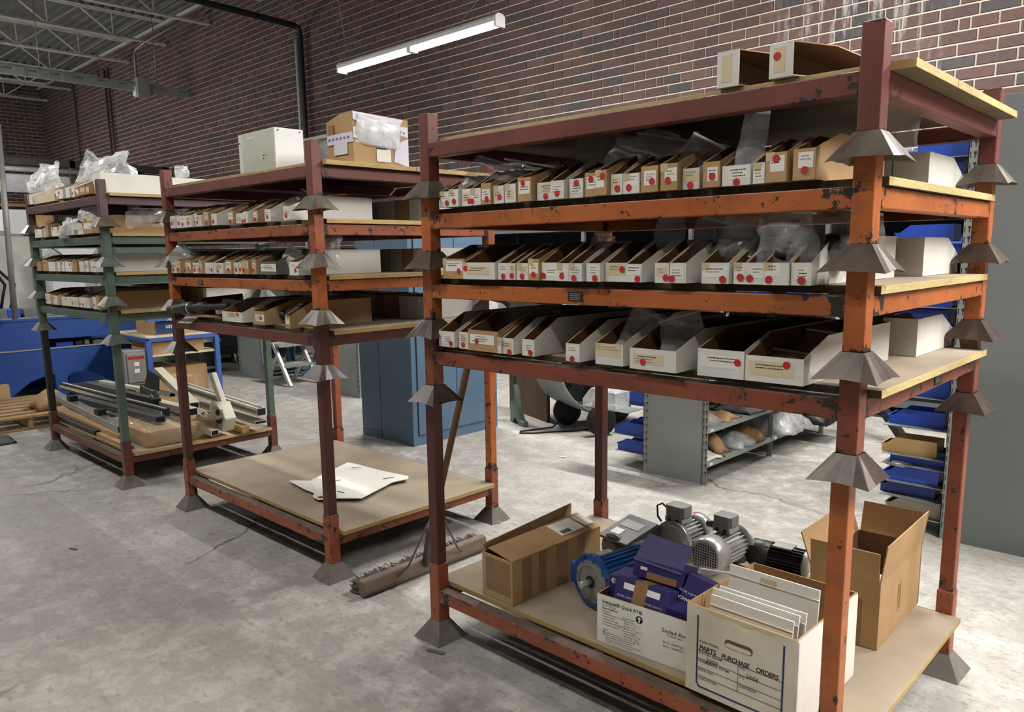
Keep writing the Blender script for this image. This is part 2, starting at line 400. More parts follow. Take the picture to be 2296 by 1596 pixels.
# strip lamps
plain('lamp_white', (236, 236, 232), .4, var=.02)
glow('tube_glow', (255, 250, 240), 14.0)
plain('chain_grey', (150, 150, 150), .4, .8)
plain('cord_grey', (120, 120, 118), .6)
def lamp(x, y, z, share, label, vis):
    t = thing('strip_lamp', label, 'lamp', (x, y, z), group='strip lamps')
    L = 1.22
    b = MB()
    b.prism([(x-L, y-.055, z), (x-L, y+.055, z), (x-L, y+.055, z+.035), (x-L, y+.03, z+.062), (x-L, y-.03, z+.062), (x-L, y-.055, z+.035)], (2*L, 0, 0))
    obj('housing', b, 'lamp_white', t, bevel=.003)
    for s in (-1, 1):
        e = MB(); e.prism([(x+s*(L+.012)-.012, y-.06, z-.045), (x+s*(L+.012)-.012, y+.06, z-.045), (x+s*(L+.012)-.012, y+.06, z+.04), (x+s*(L+.012)-.012, y+.032, z+.068), (x+s*(L+.012)-.012, y-.032, z+.068), (x+s*(L+.012)-.012, y-.06, z+.04)], (.024, 0, 0)); obj('end_cap', e, 'lamp_white', t)
        for dy in (-.032, .032):
            e = MB().cyl((x+s*.035, y+dy, z-.022), (x+s*(L-.012), y+dy, z-.022), .0135, 10); obj('tube', e, 'tube_glow', t)
        e = MB().tube([(x+s*(L-.08), y-.03, z+.06), (x+s*(L-.1), y, z+.17), (x+s*(L-.12), y+.03, z+.06)], .003, 5); obj('hanger', e, 'chain_grey', t)
        e = MB().tube([(x+s*(L-.1), y, z+.17), (x+s*(L-.1)-(.62 if s < 0 else -.1), y, ZC-.02)], .006, 5); obj('chain', e, 'chain_grey', t)
    e = MB(); e.box(x-.03, x+.03, y-.05, y+.05, z-.045, z); obj('lamp_holder', e, 'lamp_white', t)
    if vis:
        e = MB().tube([(x+.75, y-.04, z+.05), (x+.8, y-.05, z+.09), (x+.95, y-.03, z+.2), (x+1.1, y, z+.5), (x+1.13, y, z+1.2), (x+1.12, y, ZC-.05)], .006, 6); obj('cord', e, 'cord_grey', t)
    for ang, sh, dy, dz in ((0, .5, 0, -.05), (1.15, .25, -.075, -.02), (-1.15, .25, .075, -.02)):
        ld = bpy.data.lights.new('tube_light', 'AREA'); ld.shape = 'RECTANGLE'; ld.size = 2.35; ld.size_y = .07; ld.energy = LAMP_W*share*sh; ld.color = LAMP_COL
        lo = bpy.data.objects.new('tube_light', ld); COL.objects.link(lo); lo.parent = t; lo.location = (0, dy, dz); lo.rotation_euler = (-ang, 0, 0)
    return t
for i, (x, y, z, share) in enumerate(LAMPS):
    lamp(x, y, z, share, 'lit white fluorescent strip lamp hanging before the brick wall' if i == 0 else 'fluorescent strip lamp beyond the picture edge, %s of the hall lamps' % ORD[i], i == 0)
# ------------------------------------------------------------------ stacking racks
paint('orange', (184, 104, 52), (164, 88, 45)); paint('orange_deep', (166, 92, 60), (148, 78, 52), amount=.58)
paint('rust_red', (122, 66, 59), (106, 56, 50), amount=.62); paint('brick_red', (142, 76, 54), (122, 63, 46), amount=.585)
paint('dark_red', (98, 49, 45), (86, 43, 40), amount=.64); paint('plum', (98, 72, 74), (84, 60, 62), amount=.66)
paint('green', (94, 114, 100), (80, 98, 86), amount=.66); paint('black_paint', (44, 42, 42), (36, 35, 35), amount=.7)
paint('bright_orange', (196, 114, 54), (184, 102, 48), amount=.56)
plain('foot_steel', (108, 100, 92), .38, .15, c2=(76, 66, 58), scale=14, bmp=.15)
plain('foot_dark', (88, 74, 64), .36, .15, c2=(58, 48, 42), scale=12, bmp=.15)
plain('foot_dusty', (130, 124, 116), .9, 0, c2=(108, 102, 96), scale=12, bmp=.1)
plain('foot_green', (104, 112, 104), .5, .3, c2=(84, 88, 82), scale=14)
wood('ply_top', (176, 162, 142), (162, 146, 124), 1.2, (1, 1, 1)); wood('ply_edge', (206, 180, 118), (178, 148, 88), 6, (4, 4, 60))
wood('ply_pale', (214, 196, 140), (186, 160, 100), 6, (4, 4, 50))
wood('ply_under_shaded', (62, 54, 45), (50, 43, 37), 1.5, (1, 1, 1)); wood('ply_under_tan', (118, 102, 74), (98, 84, 60), 2, (1, 6, 1))  # deck undersides coloured darker to stand in for the shade between tiers
wood('ply_front_dark', (112, 94, 66), (70, 58, 44), 9, (6, 1, 1)); plain('plate_black', (38, 36, 36), .5); plain('plate_mark', (150, 148, 142), .5)  # first ply here: bin deck front edges, darker than the other edges
RL, PW = 1.52, .05
RACK = {3: (-.643, 1.8214, 1.042), 2: (-2.966, 1.8556, 1.053), 1: (-5.232, 1.764, 1.052)}
LEV = [.204, 1.141, 1.385, 1.632, 1.880]
def foot_mesh(cx, cy, zt, zb, seed):
    r = random.Random(seed); b = MB(); top = []; bot = []; mid = []
    h, e = .0275, .0275+.048; n = 4
    for k in range(4):
        (ax, ay), (bx, by) = [((-1, -1), (1, -1)), ((1, -1), (1, 1)), ((1, 1), (-1, 1)), ((-1, 1), (-1, -1))][k]
        for i in range(n):
            f = i/n; px, py = ax+(bx-ax)*f, ay+(by-ay)*f
            top.append((cx+px*h, cy+py*h, zt))
            lift = .007*math.sin(PI*f)+r.uniform(-.002, .002) if zb > .05 else 0
            q = e+r.uniform(-.003, .003)
            bot.append((cx+px*q, cy+py*q, zb+lift))
    N = 4*n
    v = top+bot
    ins = [(cx+(x-cx)*.94, cy+(y-cy)*.94, z-.004) for x, y, z in top]+[(cx+(x-cx)*.965, cy+(y-cy)*.965, z) for x, y, z in bot]
    b.poly(v, [(i, (i+1) % N, N+(i+1) % N, N+i)[::-1] for i in range(N)])
    b.poly(ins, [(i, (i+1) % N, N+(i+1) % N, N+i) for i in range(N)])
    b.poly(bot+ins[N:], [(i, (i+1) % N, N+(i+1) % N, N+i) for i in range(N)])
    return b
SH = {3: .012, 2: .008, 1: -.003}     # each stack leans a hair
def unit(r, k, mat, footm, label, postm=None, basem=None, plates=()):
    x0, y0, D = RACK[r]; b = LEV[k]; dx = SH[r]*b/1.52*1.3; x0 = x0+dx
    t = thing('stacking_rack', label, 'rack', (x0-RL/2, y0+D/2, b-.195 if k else 0), group='stacking rack tiers')
    cs = {'FR': (x0-PW, y0), 'FL': (x0-RL-PW, y0), 'BR': (x0-PW, y0+D), 'BL': (x0-RL-PW, y0+D)}
    zf = b-.13
    for i, (nm, (px, py)) in enumerate(cs.items()):
        cx, cy = px+PW/2, py+PW/2
        pm = postm[nm] if isinstance(postm, dict) else (postm or mat)
        if k == 0:
            m1 = MB(); m1.box(px-.002, px+PW+.002, py-.002, py+PW+.002, zf-.004, .306); obj('socket', m1, basem or mat, t, bevel=.004)
            m1 = MB(); m1.box(px+.002, px+PW-.002, py+.002, py+PW-.002, .3, LEV[1]-.13-.004); obj('post', m1, pm, t, bevel=.004)
        else:
            m1 = MB(); m1.box(px, px+PW, py, py+PW, zf-.002, b+.102); obj('post', m1, pm, t, bevel=.004)
        fm = footm[nm] if isinstance(footm, dict) else footm
        obj('foot', foot_mesh(cx, cy, zf, zf-.065 if k else .001, r*100+k*10+i), fm, t)
    bm = basem or mat
    zt, zb = b, b-.05
    e = .001
    for y in (y0+e, y0+D+e):
        m1 = MB(); m1.box(x0-RL-.001, x0-PW+.001, y, y+PW-2*e, zb, zt); obj('beam', m1, bm, t, bevel=.003)
    for x in (x0-PW+e, x0-RL-PW+e):
        m1 = MB(); m1.box(x, x+PW-2*e, y0+PW-.001, y0+D+.001, zb, zt); obj('beam', m1, bm, t, bevel=.003)
    m1 = MB(); m1.box(x0-RL/2-.045, x0-RL/2-.005, y0+PW, y0+D, zb+.005, zt-.003); obj('cross_bar', m1, bm, t)
    for (sx, side) in plates:
        m1 = MB()
        if side == 'f': m1.box(x0+sx-.028, x0+sx+.028, y0-.002, y0+.002, b-.038, b-.012); q = obj('maker_plate', m1, 'plate_black', t)
        else: m1.box(x0-.003, x0+.0015, y0+sx-.032, y0+sx+.032, b-.042, b-.008); q = obj('maker_plate', m1, 'plate_black', t)
        for j in range(4):
            m2 = MB(); z = b-.018-j*.0055
            if side == 'f': m2.box(x0+sx-.022, x0+sx+.022-.006*(j % 2), y0-.0024, y0-.0018, z, z+.002)
            else: m2.box(x0+.0013, x0+.0019, y0+sx-.024, y0+sx+.024-.008*(j % 2), z, z+.0025)
            obj('plate_line', m2, 'plate_mark', q)
    return t
def deck(r, k, label, over=.03, boards=1, top='ply_top', edge='ply_edge', y1=0, under='ply_under_shaded'):
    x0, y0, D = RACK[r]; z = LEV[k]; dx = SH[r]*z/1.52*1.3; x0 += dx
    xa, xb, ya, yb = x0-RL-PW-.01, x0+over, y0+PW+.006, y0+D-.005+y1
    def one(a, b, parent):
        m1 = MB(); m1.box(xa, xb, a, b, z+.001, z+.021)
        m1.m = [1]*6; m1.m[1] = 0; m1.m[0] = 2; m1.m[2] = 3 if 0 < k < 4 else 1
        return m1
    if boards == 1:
        o = obj('plywood_deck', one(ya, yb, None), [top, edge, under, 'ply_front_dark'], off=(x0-RL/2, (ya+yb)/2, z+.001), bevel=.0015); return tag(o, label, 'shelf board', 'plywood decks')
    t = thing('plywood_deck', label, 'shelf board', (x0-RL/2, (ya+yb)/2, z+.001), group='plywood decks')
    s = (yb-ya)/boards
    for i in range(boards): obj('board', one(ya+i*s+.0015, ya+(i+1)*s-.0015, t), [top, edge, under, 'ply_front_dark'], t, bevel=.0015)
    return t
# near stack
unit(3, 0, 'brick_red', {'FR': 'foot_dusty', 'FL': 'foot_dusty', 'BR': 'foot_dusty', 'BL': 'foot_dusty'}, 'floor tier of the near orange rack stack with tall posts', postm={'FR': 'orange', 'FL': 'dark_red', 'BR': 'brick_red', 'BL': 'dark_red'}, basem='orange_deep')
unit(3, 1, 'brick_red', 'foot_dark', 'red tier with long bins low in the near rack stack', plates=((.62, 's'),))
unit(3, 2, 'orange', 'foot_dark', 'orange tier with black maker plate in the near rack stack', plates=((-.85, 'f'),))
unit(3, 3, 'orange', 'foot_dark', 'bright orange tier just below the top of the near stack')
unit(3, 4, 'rust_red', 'foot_steel', 'rust red top tier of the near rack stack', postm='rust_red')
unit(2, 0, 'orange_deep', 'foot_dusty', 'floor tier of the middle rack stack with empty deck', postm={'FR': 'dark_red', 'FL': 'dark_red', 'BR': 'bright_orange', 'BL': 'orange_deep'}, basem='orange_deep')
unit(2, 1, 'dark_red', 'foot_dark', 'dark red tier low in the middle rack stack', postm='dark_red', basem='rust_red')
unit(2, 2, 'orange', 'foot_steel', 'orange tier with small maker plate in the middle stack', plates=((-1.15, 'f'),))
unit(2, 3, 'orange_deep', 'foot_steel', 'burnt orange tier under the top of the middle stack')
unit(2, 4, 'rust_red', 'foot_steel', 'rust red top tier of the middle rack stack')
unit(1, 0, 'dark_red', 'foot_dusty', 'floor tier of the far green stack with red base', postm={'FR': 'green', 'FL': 'black_paint', 'BR': 'green', 'BL': 'green'}, basem='rust_red')
unit(1, 1, 'green', 'foot_green', 'lowest green bin tier of the far rack stack')
unit(1, 2, 'green', 'foot_green', 'middle green bin tier of the far rack stack')
unit(1, 3, 'green', 'foot_green', 'upper green bin tier of the far rack stack')
unit(1, 4, 'plum', 'foot_steel', 'plum brown top tier of the far rack stack')
SN = {3: 'near', 2: 'middle', 1: 'far'}
for r in (3, 2, 1):
    for k in range(5):
        nm = ['dusty plywood deck nearest the floor', 'plywood deck under the lowest bin row', 'plywood deck under the middle bin row', 'plywood deck under the upper bin row', 'topmost plywood deck'][k]
        deck(r, k, nm+' of the %s rack stack' % SN[r], over=.05 if (r, k) == (3, 4) else (.012 if k in (2, 3) else .03), boards={(3, 4): 3, (2, 4): 2}.get((r, k), 1), edge='ply_pale' if r == 3 and k else 'ply_edge', under='ply_under_tan' if (r, k) == (3, 4) else 'ply_under_shaded')
# ------------------------------------------------------------------ open-front cardboard bins
card('white_card', (226, 224, 219), (208, 205, 198)); card('kraft', (186, 152, 110), (168, 134, 94)); card('kraft_in_shaded', (112, 82, 58), (92, 66, 46)); card('grey_card', (112, 110, 108), (92, 90, 88))  # inside kraft is ordinary kraft darkened to imitate shade within the boxes
card('tan_label', (222, 206, 172), (206, 188, 152)); card('paper_label', (236, 234, 228), (224, 220, 212)); plain('red_dot', (196, 40, 52), .6, var=.05)
plain('green_dot', (128, 190, 84), .6); plain('print_grey', (150, 146, 140), .8); plain('print_dark', (70, 68, 68), .8); plain('tape_clear', (206, 190, 150), .25, var=.05)
BINS = {}
BINS[3,3]=(1.835,1.652,[(-2.103,-2.052,0.054,'w',(0.75,0.27)),(-2.05,-2.0,0.059,'w',(0.54,0.31)),(-1.995,-1.943,0.057,'w',(0.76,0.27)),(-1.942,-1.89,0.055,'w',(0.18,0.24)),(-1.888,-1.84,0.068,'k',(0.57,0.25)),(-1.84,-1.79,0.057,'w',(0.61,0.36)),(-1.787,-1.736,0.059,'w',None),(-1.718,-1.658,0.073,'k',(0.41,0.76)),(-1.653,-1.583,0.054,'w',(0.53,0.21)),(-1.582,-1.527,0.054,'w',(0.5,0.29)),(-1.522,-1.467,0.056,'w',(0.52,0.77)),(-1.458,-1.408,0.068,'k',(0.48,0.73)),(-1.407,-1.365,0.071,'k',(0.65,0.75)),(-1.364,-1.32,0.057,'w',(0.57,0.3)),(-1.319,-1.262,0.055,'w',(0.36,0.3)),(-1.258,-1.201,0.07,'k',(0.66,0.4)),(-1.188,-1.133,0.07,'k',(0.44,0.37)),(-1.13,-1.078,0.054,'w',(0.48,0.19)),(-1.062,-1.012,0.064,'k',(0.57,0.41)),(-1.009,-0.929,0.05,'w',(0.52,0.16)),(-0.921,-0.888,0.05,'w',None),(-0.887,-0.832,0.07,'k',(0.5,0.78)),(-0.818,-0.762,0.072,'k',(0.54,0.3))])
BINS[3,2]=(1.805,1.405,[(-2.073,-1.958,0.069,'k',(0.73,0.38)),(-1.956,-1.802,0.056,'w',(0.08,0.65)),(-1.8,-1.748,0.054,'w',(0.5,0.2)),(-1.746,-1.715,0.053,'w',(0.48,0.25)),(-1.713,-1.66,0.053,'w',(0.46,0.22)),(-1.658,-1.611,0.067,'k',(0.49,0.27)),(-1.61,-1.535,0.055,'w',(0.11,0.27)),(-1.532,-1.484,0.053,'w',(0.42,0.29)),(-1.483,-1.432,0.053,'w',(0.37,0.18)),(-1.418,-1.365,0.053,'w',(0.62,0.19)),(-1.362,-1.284,0.054,'w',(0.78,0.66)),(-1.283,-1.228,0.051,'w',(0.74,0.18)),(-1.185,-1.138,0.054,'w',(0.8,0.25)),(-1.138,-1.086,0.054,'w',(0.15,0.21)),(-1.045,-0.966,0.054,'w',(0.79,0.21)),(-0.957,-0.922,0.054,'w',(0.57,0.32)),(-0.922,-0.87,0.054,'w',(0.23,0.27)),(-0.868,-0.803,0.054,'w',(0.22,0.24)),(-0.802,-0.75,0.054,'w',(0.52,0.22))])
BINS[3,1]=(1.81,1.161,[(-2.113,-2.027,0.056,'w',(0.78,0.25)),(-2.004,-1.948,0.059,'w',(0.4,0.23)),(-1.945,-1.797,0.071,'k',(0.3,0.46)),(-1.796,-1.779,0.054,'w',None),(-1.778,-1.728,0.053,'w',(0.61,0.14)),(-1.698,-1.643,0.054,'w',(0.69,0.21)),(-1.505,-1.448,0.055,'w',(0.48,0.14)),(-1.396,-1.294,0.063,'w',None),(-1.264,-1.109,0.06,'w',(0.3,0.37)),(-1.052,-0.917,0.073,'w',(0.87,0.59)),(-0.916,-0.762,0.066,'w',(0.72,0.73))])
BINS[2,3]=(1.85,1.652,[(-4.402,-4.336,0.066,'w',(0.31,0.38)),(-4.332,-4.272,0.064,'w',(0.42,0.39)),(-4.271,-4.201,0.061,'w',(0.17,0.31)),(-4.193,-4.123,0.061,'w',(0.46,0.33)),(-4.117,-4.075,0.072,'k',(0.37,0.31)),(-4.075,-4.005,0.058,'w',(0.31,0.35)),(-3.979,-3.916,0.07,'k',(0.51,0.21)),(-3.897,-3.834,0.058,'w',(0.3,0.3)),(-3.719,-3.665,0.065,'k',(0.39,0.21)),(-3.665,-3.563,0.05,'w',(0.67,0.18)),(-3.559,-3.511,0.053,'w',(0.32,0.2)),(-3.502,-3.45,0.057,'k',(0.41,0.28)),(-3.385,-3.328,0.056,'w',(0.43,0.38)),(-3.199,-3.144,0.061,'w',(0.4,0.29))])
BINS[2,2]=(1.85,1.405,[(-4.441,-4.368,0.059,'w',(0.43,0.34)),(-4.36,-4.303,0.071,'k',(0.19,0.29)),(-4.302,-4.241,0.059,'w',(0.04,0.27)),(-4.235,-4.178,0.07,'k',(0.47,0.39)),(-4.168,-4.117,0.057,'w',(0.44,0.31)),(-4.114,-4.082,0.057,'w',(0.5,0.29)),(-4.076,-4.032,0.071,'k',(0.33,0.35)),(-4.031,-3.929,0.058,'w',(0.83,0.33)),(-3.925,-3.821,0.055,'w',(0.42,0.25)),(-3.789,-3.721,0.069,'k',(0.44,0.33)),(-3.719,-3.671,0.058,'w',(0.57,0.35)),(-3.668,-3.628,0.058,'w',(0.28,0.39)),(-3.624,-3.553,0.071,'k',(0.26,0.3)),(-3.535,-3.488,0.072,'k',(0.3,0.3)),(-3.45,-3.293,0.061,'g',None),(-3.162,-3.083,0.06,'w',(0.68,0.36))])
BINS[2,1]=(1.85,1.161,[(-3.879,-3.664,0.051,'w',(0.79,0.78)),(-3.556,-3.439,0.066,'k',(0.69,0.5)),(-3.221,-3.175,0.059,'k',None)])
BINS[1,4]=(1.77,1.9,[(-6.874,-6.736,0.075,'k',None),(-6.723,-6.645,0.071,'w',None),(-6.102,-5.987,0.075,'k',(0.12,0.43)),(-5.984,-5.887,0.061,'w',(0.15,0.65)),(-5.874,-5.789,0.066,'w',None),(-5.779,-5.718,0.064,'w',(0.34,0.37)),(-5.69,-5.593,0.054,'k',(0.1,0.41)),(-5.582,-5.474,0.052,'k',(-0.05,0.75)),(-5.465,-5.403,0.048,'k',None)])
BINS[1,3]=(1.77,1.652,[(-6.619,-6.456,0.059,'w',(0.33,0.74)),(-6.449,-6.379,0.063,'w',(0.48,0.8)),(-6.368,-6.29,0.081,'k',(0.41,0.83)),(-6.253,-6.114,0.064,'w',(0.26,0.85)),(-6.104,-6.05,0.059,'k',None),(-6.038,-5.892,0.068,'w',None),(-5.88,-5.744,0.068,'w',None),(-5.733,-5.577,0.072,'w',None),(-5.569,-5.392,0.074,'k',(0.05,0.86))])
BINS[1,2]=(1.77,1.405,[(-6.808,-6.722,0.065,'w',(0.26,0.32)),(-6.713,-6.607,0.072,'k',(0.3,0.86)),(-6.56,-6.434,0.081,'k',(0.46,0.76)),(-6.381,-6.226,0.068,'w',None),(-6.22,-6.152,0.068,'w',None),(-6.13,-6.068,0.068,'w',(0.31,0.82)),(-6.061,-5.99,0.069,'w',None),(-5.966,-5.877,0.067,'w',(0.62,0.73)),(-5.87,-5.8,0.079,'k',(0.43,0.86)),(-5.77,-5.681,0.07,'w',None),(-5.673,-5.604,0.073,'w',(0.42,0.51)),(-5.556,-5.475,0.069,'w',None),(-5.472,-5.398,0.07,'w',None)])
BINS[1,1]=(1.77,1.161,[(-6.608,-6.463,0.075,'w',(0.18,0.29)),(-6.46,-6.385,0.074,'k',None),(-6.384,-6.29,0.067,'w',(0.27,0.75)),(-6.266,-6.209,0.078,'k',None),(-6.206,-6.031,0.065,'w',(0.52,0.76)),(-6.028,-5.852,0.067,'w',(0.3,0.33)),(-5.843,-5.788,0.07,'w',(0.24,0.33)),(-5.783,-5.725,0.07,'w',(0.22,0.31)),(-5.722,-5.637,0.07,'w',None),(-5.561,-5.498,0.079,'w',(0.35,0.33)),(-5.492,-5.429,0.087,'k',None)])
BIN_D, BIN_H = .45, .115
DOT = MB().lathe([(0, .0095), (.0006, .0095)], (0, 0, 0), (0, -1, 0), 18, cap=True).mesh('sticker', MATS['red_dot'])
DOTG = MB().lathe([(0, .0095), (.0003, .0095)], (0, 0, 0), (0, -1, 0), 18, cap=True).mesh('sticker', MATS['green_dot'])
def bin_body(w, hf, d=BIN_D, hb=BIN_H, t=.003, slope=.13, out=0, inn=1):
    """local: x 0..w, y 0..d from the front, z 0..; outside and inside faces"""
    b = MB()
    def shell(xa, xb, ya, yb, z0, mi, flip):
        P = lambda x, y, z: Vector((x, y, z))
        hfz = hf-.0005 if flip else hf; hbz = hb-.0005 if flip else hb
        fs = [[P(xa, ya, z0), P(xb, ya, z0), P(xb, ya, hfz), P(xa, ya, hfz)],
              [P(xb, yb, z0), P(xa, yb, z0), P(xa, yb, hbz), P(xb, yb, hbz)],
              [P(xa, yb, z0), P(xa, ya, z0), P(xa, ya, hfz), P(xa, slope, hbz), P(xa, yb, hbz)],
              [P(xb, ya, z0), P(xb, yb, z0), P(xb, yb, hbz), P(xb, slope, hbz), P(xb, ya, hfz)],
              [P(xa, yb, z0), P(xb, yb, z0), P(xb, ya, z0), P(xa, ya, z0)]]
        for f in fs: b.face(f[::-1] if flip else f, mi)
    shell(0, w, 0, d, 0, out, False); shell(t, w-t, t, d-t, t, inn, True)
    # raw top edges
    ring_o = [(0, 0, hf), (w, 0, hf), (w, slope, hb), (w, d, hb), (0, d, hb), (0, slope, hb)]
    ring_i = [(t, t, hf), (w-t, t, hf), (w-t, slope, hb), (w-t, d-t, hb), (t, d-t, hb), (t, slope, hb)]
    for i in range(6):
        j = (i+1) % 6; b.face([ring_o[i], ring_o[j], ring_i[j], ring_i[i]], 2)
    return b
KIND = {'w': ('white bin', ['white_card', 'kraft_in_shaded', 'kraft']), 'k': ('brown kraft bin', ['kraft', 'kraft_in_shaded', 'kraft']), 'g': ('grey bin', ['grey_card', 'kraft_in_shaded', 'grey_card'])}
SHELF = {4: 'top deck', 3: 'upper bin row', 2: 'middle bin row', 1: 'lowest bin row'}
RNAME = {3: 'near orange rack', 2: 'middle rack', 1: 'far green rack'}
rb = random.Random(11)
for (r, k), (Y, Z, L) in BINS.items():
    Z = LEV[k]+.0222
    n = len(L)
    for i, (xa, xb, hf, kind, dot) in enumerate(L):
        xa += .0012; xb -= .0012
        xa = max(xa, RACK[r][0]-RL+.004); w = xb-xa
        y = Y+rb.uniform(-.012, .012)
        nm, mats = KIND[kind]
        if kind == 'k' and rb.random() < .3: mats = ['kraft', 'kraft_in_shaded', 'kraft']
        hb = BIN_H+rb.uniform(-.004, .006)
        lab = '%s%s, %s from left, %s, %s' % (nm, ' with red dot' if dot else '', ORD[i], SHELF[k], RNAME[r])
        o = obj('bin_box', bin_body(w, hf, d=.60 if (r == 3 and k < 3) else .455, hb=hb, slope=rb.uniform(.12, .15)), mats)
        o.location = (xa, y, Z); tag(o, lab, 'bin', 'bins on the %s of the %s' % (SHELF[k], RNAME[r]))
        o.rotation_euler = (0, 0, rb.uniform(-.012, .012))
        # labels
        if r != 1 or rb.random() < .4:
            tan = rb.random() < (.45 if kind == 'w' else .25); lw = w*rb.uniform(.6, .92); lh = hf*rb.uniform(.45, .6); lx = (w-lw)*rb.uniform(.1, .9); lz = hf*rb.uniform(.18, .42)
            m1 = MB(); m1.box(lx, lx+lw, -.0006, 0, lz, lz+lh)
            lo = bpy.data.objects.new('label', m1.mesh('label', MATS['tan_label' if tan else 'paper_label'])); COL.objects.link(lo); lo.parent = o
            if r != 1:
                for j in range(rb.choice((2, 2, 3))):
                    m1 = MB(); zz = lz+lh*.72-j*.0075
                    if zz < lz+.003: break
                    a = lx+lw*rb.uniform(.08, .25); bb = lx+lw*rb.uniform(.6, .92)
                    x = a
                    while x < bb:
                        g = rb.uniform(.003, .009); m1.box(x, min(x+g, bb), -.0009, -.0005, zz, zz+.0026); x += g+.0016
                    po = bpy.data.objects.new('printed_line', m1.mesh('printed_line', MATS['print_dark' if rb.random() < .5 else 'print_grey'])); COL.objects.link(po); po.parent = lo
        if dot:
            q = child('sticker', DOT, o, (w*dot[0], -.0012, hf*dot[1]))
            if rb.random() < .3 and r == 3: child('sticker', DOTG, o, (w*dot[0]+.0022, -.0008, hf*dot[1]-.0022))
        if r == 3 and rb.random() < .35:
            m1 = MB(); m1.box(-.0006, .022, -.0008, 0, hf-.02, hf+.0006); q = bpy.data.objects.new('tape', m1.mesh('tape', MATS['tape_clear'])); COL.objects.link(q); q.parent = o
# bins of the back row, open towards the wall side
for r in (3, 2, 1):
    for k in (1, 2, 3):
        x0, y0, D = RACK[r]; Z = LEV[k]+.0222; x = x0-.075; i = 0
        while x > x0-RL+.1 and i < 16:
            w = rb.choice((.052, .056, .08, .1, .15)); 
            if r == 3 and i == 0: w = .1
            kd = 'w' if i == 0 or rb.random() < .7 else 'k'
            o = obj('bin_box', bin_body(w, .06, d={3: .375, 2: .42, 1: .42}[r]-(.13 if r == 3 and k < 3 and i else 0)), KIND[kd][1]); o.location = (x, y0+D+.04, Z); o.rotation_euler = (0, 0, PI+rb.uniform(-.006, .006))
            tag(o, '%s, %s from aisle end, back half of %s, %s' % ({'w': 'white bin', 'k': 'brown bin'}[kd], ORD[i], SHELF[k], RNAME[r]), 'bin', 'back row bins')
            x -= w+.006+(rb.uniform(.02, .2) if rb.random() < .25 else 0); i += 1
# ------------------------------------------------------------------ helpers for loose things
def lobj(name, mb, mats, root, bevel=0):
    """part given in its thing's own coordinates"""
    o = bpy.data.objects.new(name, mb.mesh(name, mats)); COL.objects.link(o); o.parent = root
    if bevel:
        b = o.modifiers.new('bevel', 'BEVEL'); b.width = bevel; b.segments = 2; b.limit_method = 'ANGLE'; b.angle_limit = .6
    return o
def ltext(name, s, root, origin, xdir, ydir, size, mat, **kw):
    v = parent_origin(root); return text(name, s, root, Vector(origin)+v, xdir, ydir, size, mat, **kw)
def rootrot(t, rot): t.rotation_euler = rot; return t
def open_box(w, d, h, t=.004, mo=0, mi=1, me=2):
    """carton without lid, local x 0..w y 0..d z 0..h"""
    b = MB()
    o = [(0, 0), (w, 0), (w, d), (0, d)]; i = [(t, t), (w-t, t), (w-t, d-t), (t, d-t)]
    for k in range(4):
        j = (k+1) % 4
        b.face([(*o[k], 0), (*o[j], 0), (*o[j], h), (*o[k], h)], mo)
        b.face([(*i[j], t), (*i[k], t), (*i[k], h), (*i[j], h)], mi)
        b.face([(*o[k], h), (*o[j], h), (*i[j], h), (*i[k], h)], me)
    b.face([(*p, 0) for p in o[::-1]], mo); b.face([(*p, t) for p in i], mi)
    return b
def flap(root, p0, p1, dirv, ln, mats, t=.004, name='flap', taper=.0, bend=0):
    """hinged carton flap from edge p0-p1 (local), along dirv"""
    p0, p1, d = Vector(p0), Vector(p1), Vector(dirv).normalized()*ln; e = (p1-p0)*taper
    n = (p1-p0).cross(d).normalized()*t
    b = MB().prism([p0, p1, p1+d-e, p0+d+e], n); b.m = [0, 1]+[1]*4
    return lobj(name, b, mats, root)
def crumple(nu, nv, fn, seed, amp, freq=9, smooth=True):
    """closed pouch: fn(u,v,side) -> point; noise pushes points about"""
    b = MB(); o = Vector((seed*3.1, seed*1.7, seed*.9)); idx = {}
    vs = []
    for s in (0, 1):
        for j in range(nv+1):
            for i in range(nu+1):
                edge = i in (0, nu) or j in (0, nv)
                if s == 1 and edge: idx[s, i, j] = idx[0, i, j]; continue
                p = Vector(fn(i/nu, j/nv, s))
                n1 = noise.noise_vector(p*freq+o)*amp+noise.noise_vector(p*freq*2.7+o)*amp*.45
                idx[s, i, j] = len(vs); vs.append(p+n1)
    fs = []
    for s in (0, 1):
        for j in range(nv):
            for i in range(nu):
                f = [idx[s, i, j], idx[s, i+1, j], idx[s, i+1, j+1], idx[s, i, j+1]]
                fs.append(f if s == 0 else f[::-1])
    b.poly(vs, fs, 0, smooth); return b
clear('bag_clear', (236, 238, 240), .15, .07); clear('bag_thick', (230, 232, 234), .26, .1); clear('bag_milky', (242, 244, 246), .5, .22); clear('wrap_film', (236, 232, 226), .16, .06)
plain('bag_zip', (226, 230, 236), .3); plain('part_black', (30, 30, 32), .5); plain('part_yellow', (210, 170, 60), .5); plain('part_red', (170, 40, 44), .5); plain('part_grey', (120, 118, 114), .5); plain('part_white', (228, 228, 224), .5)
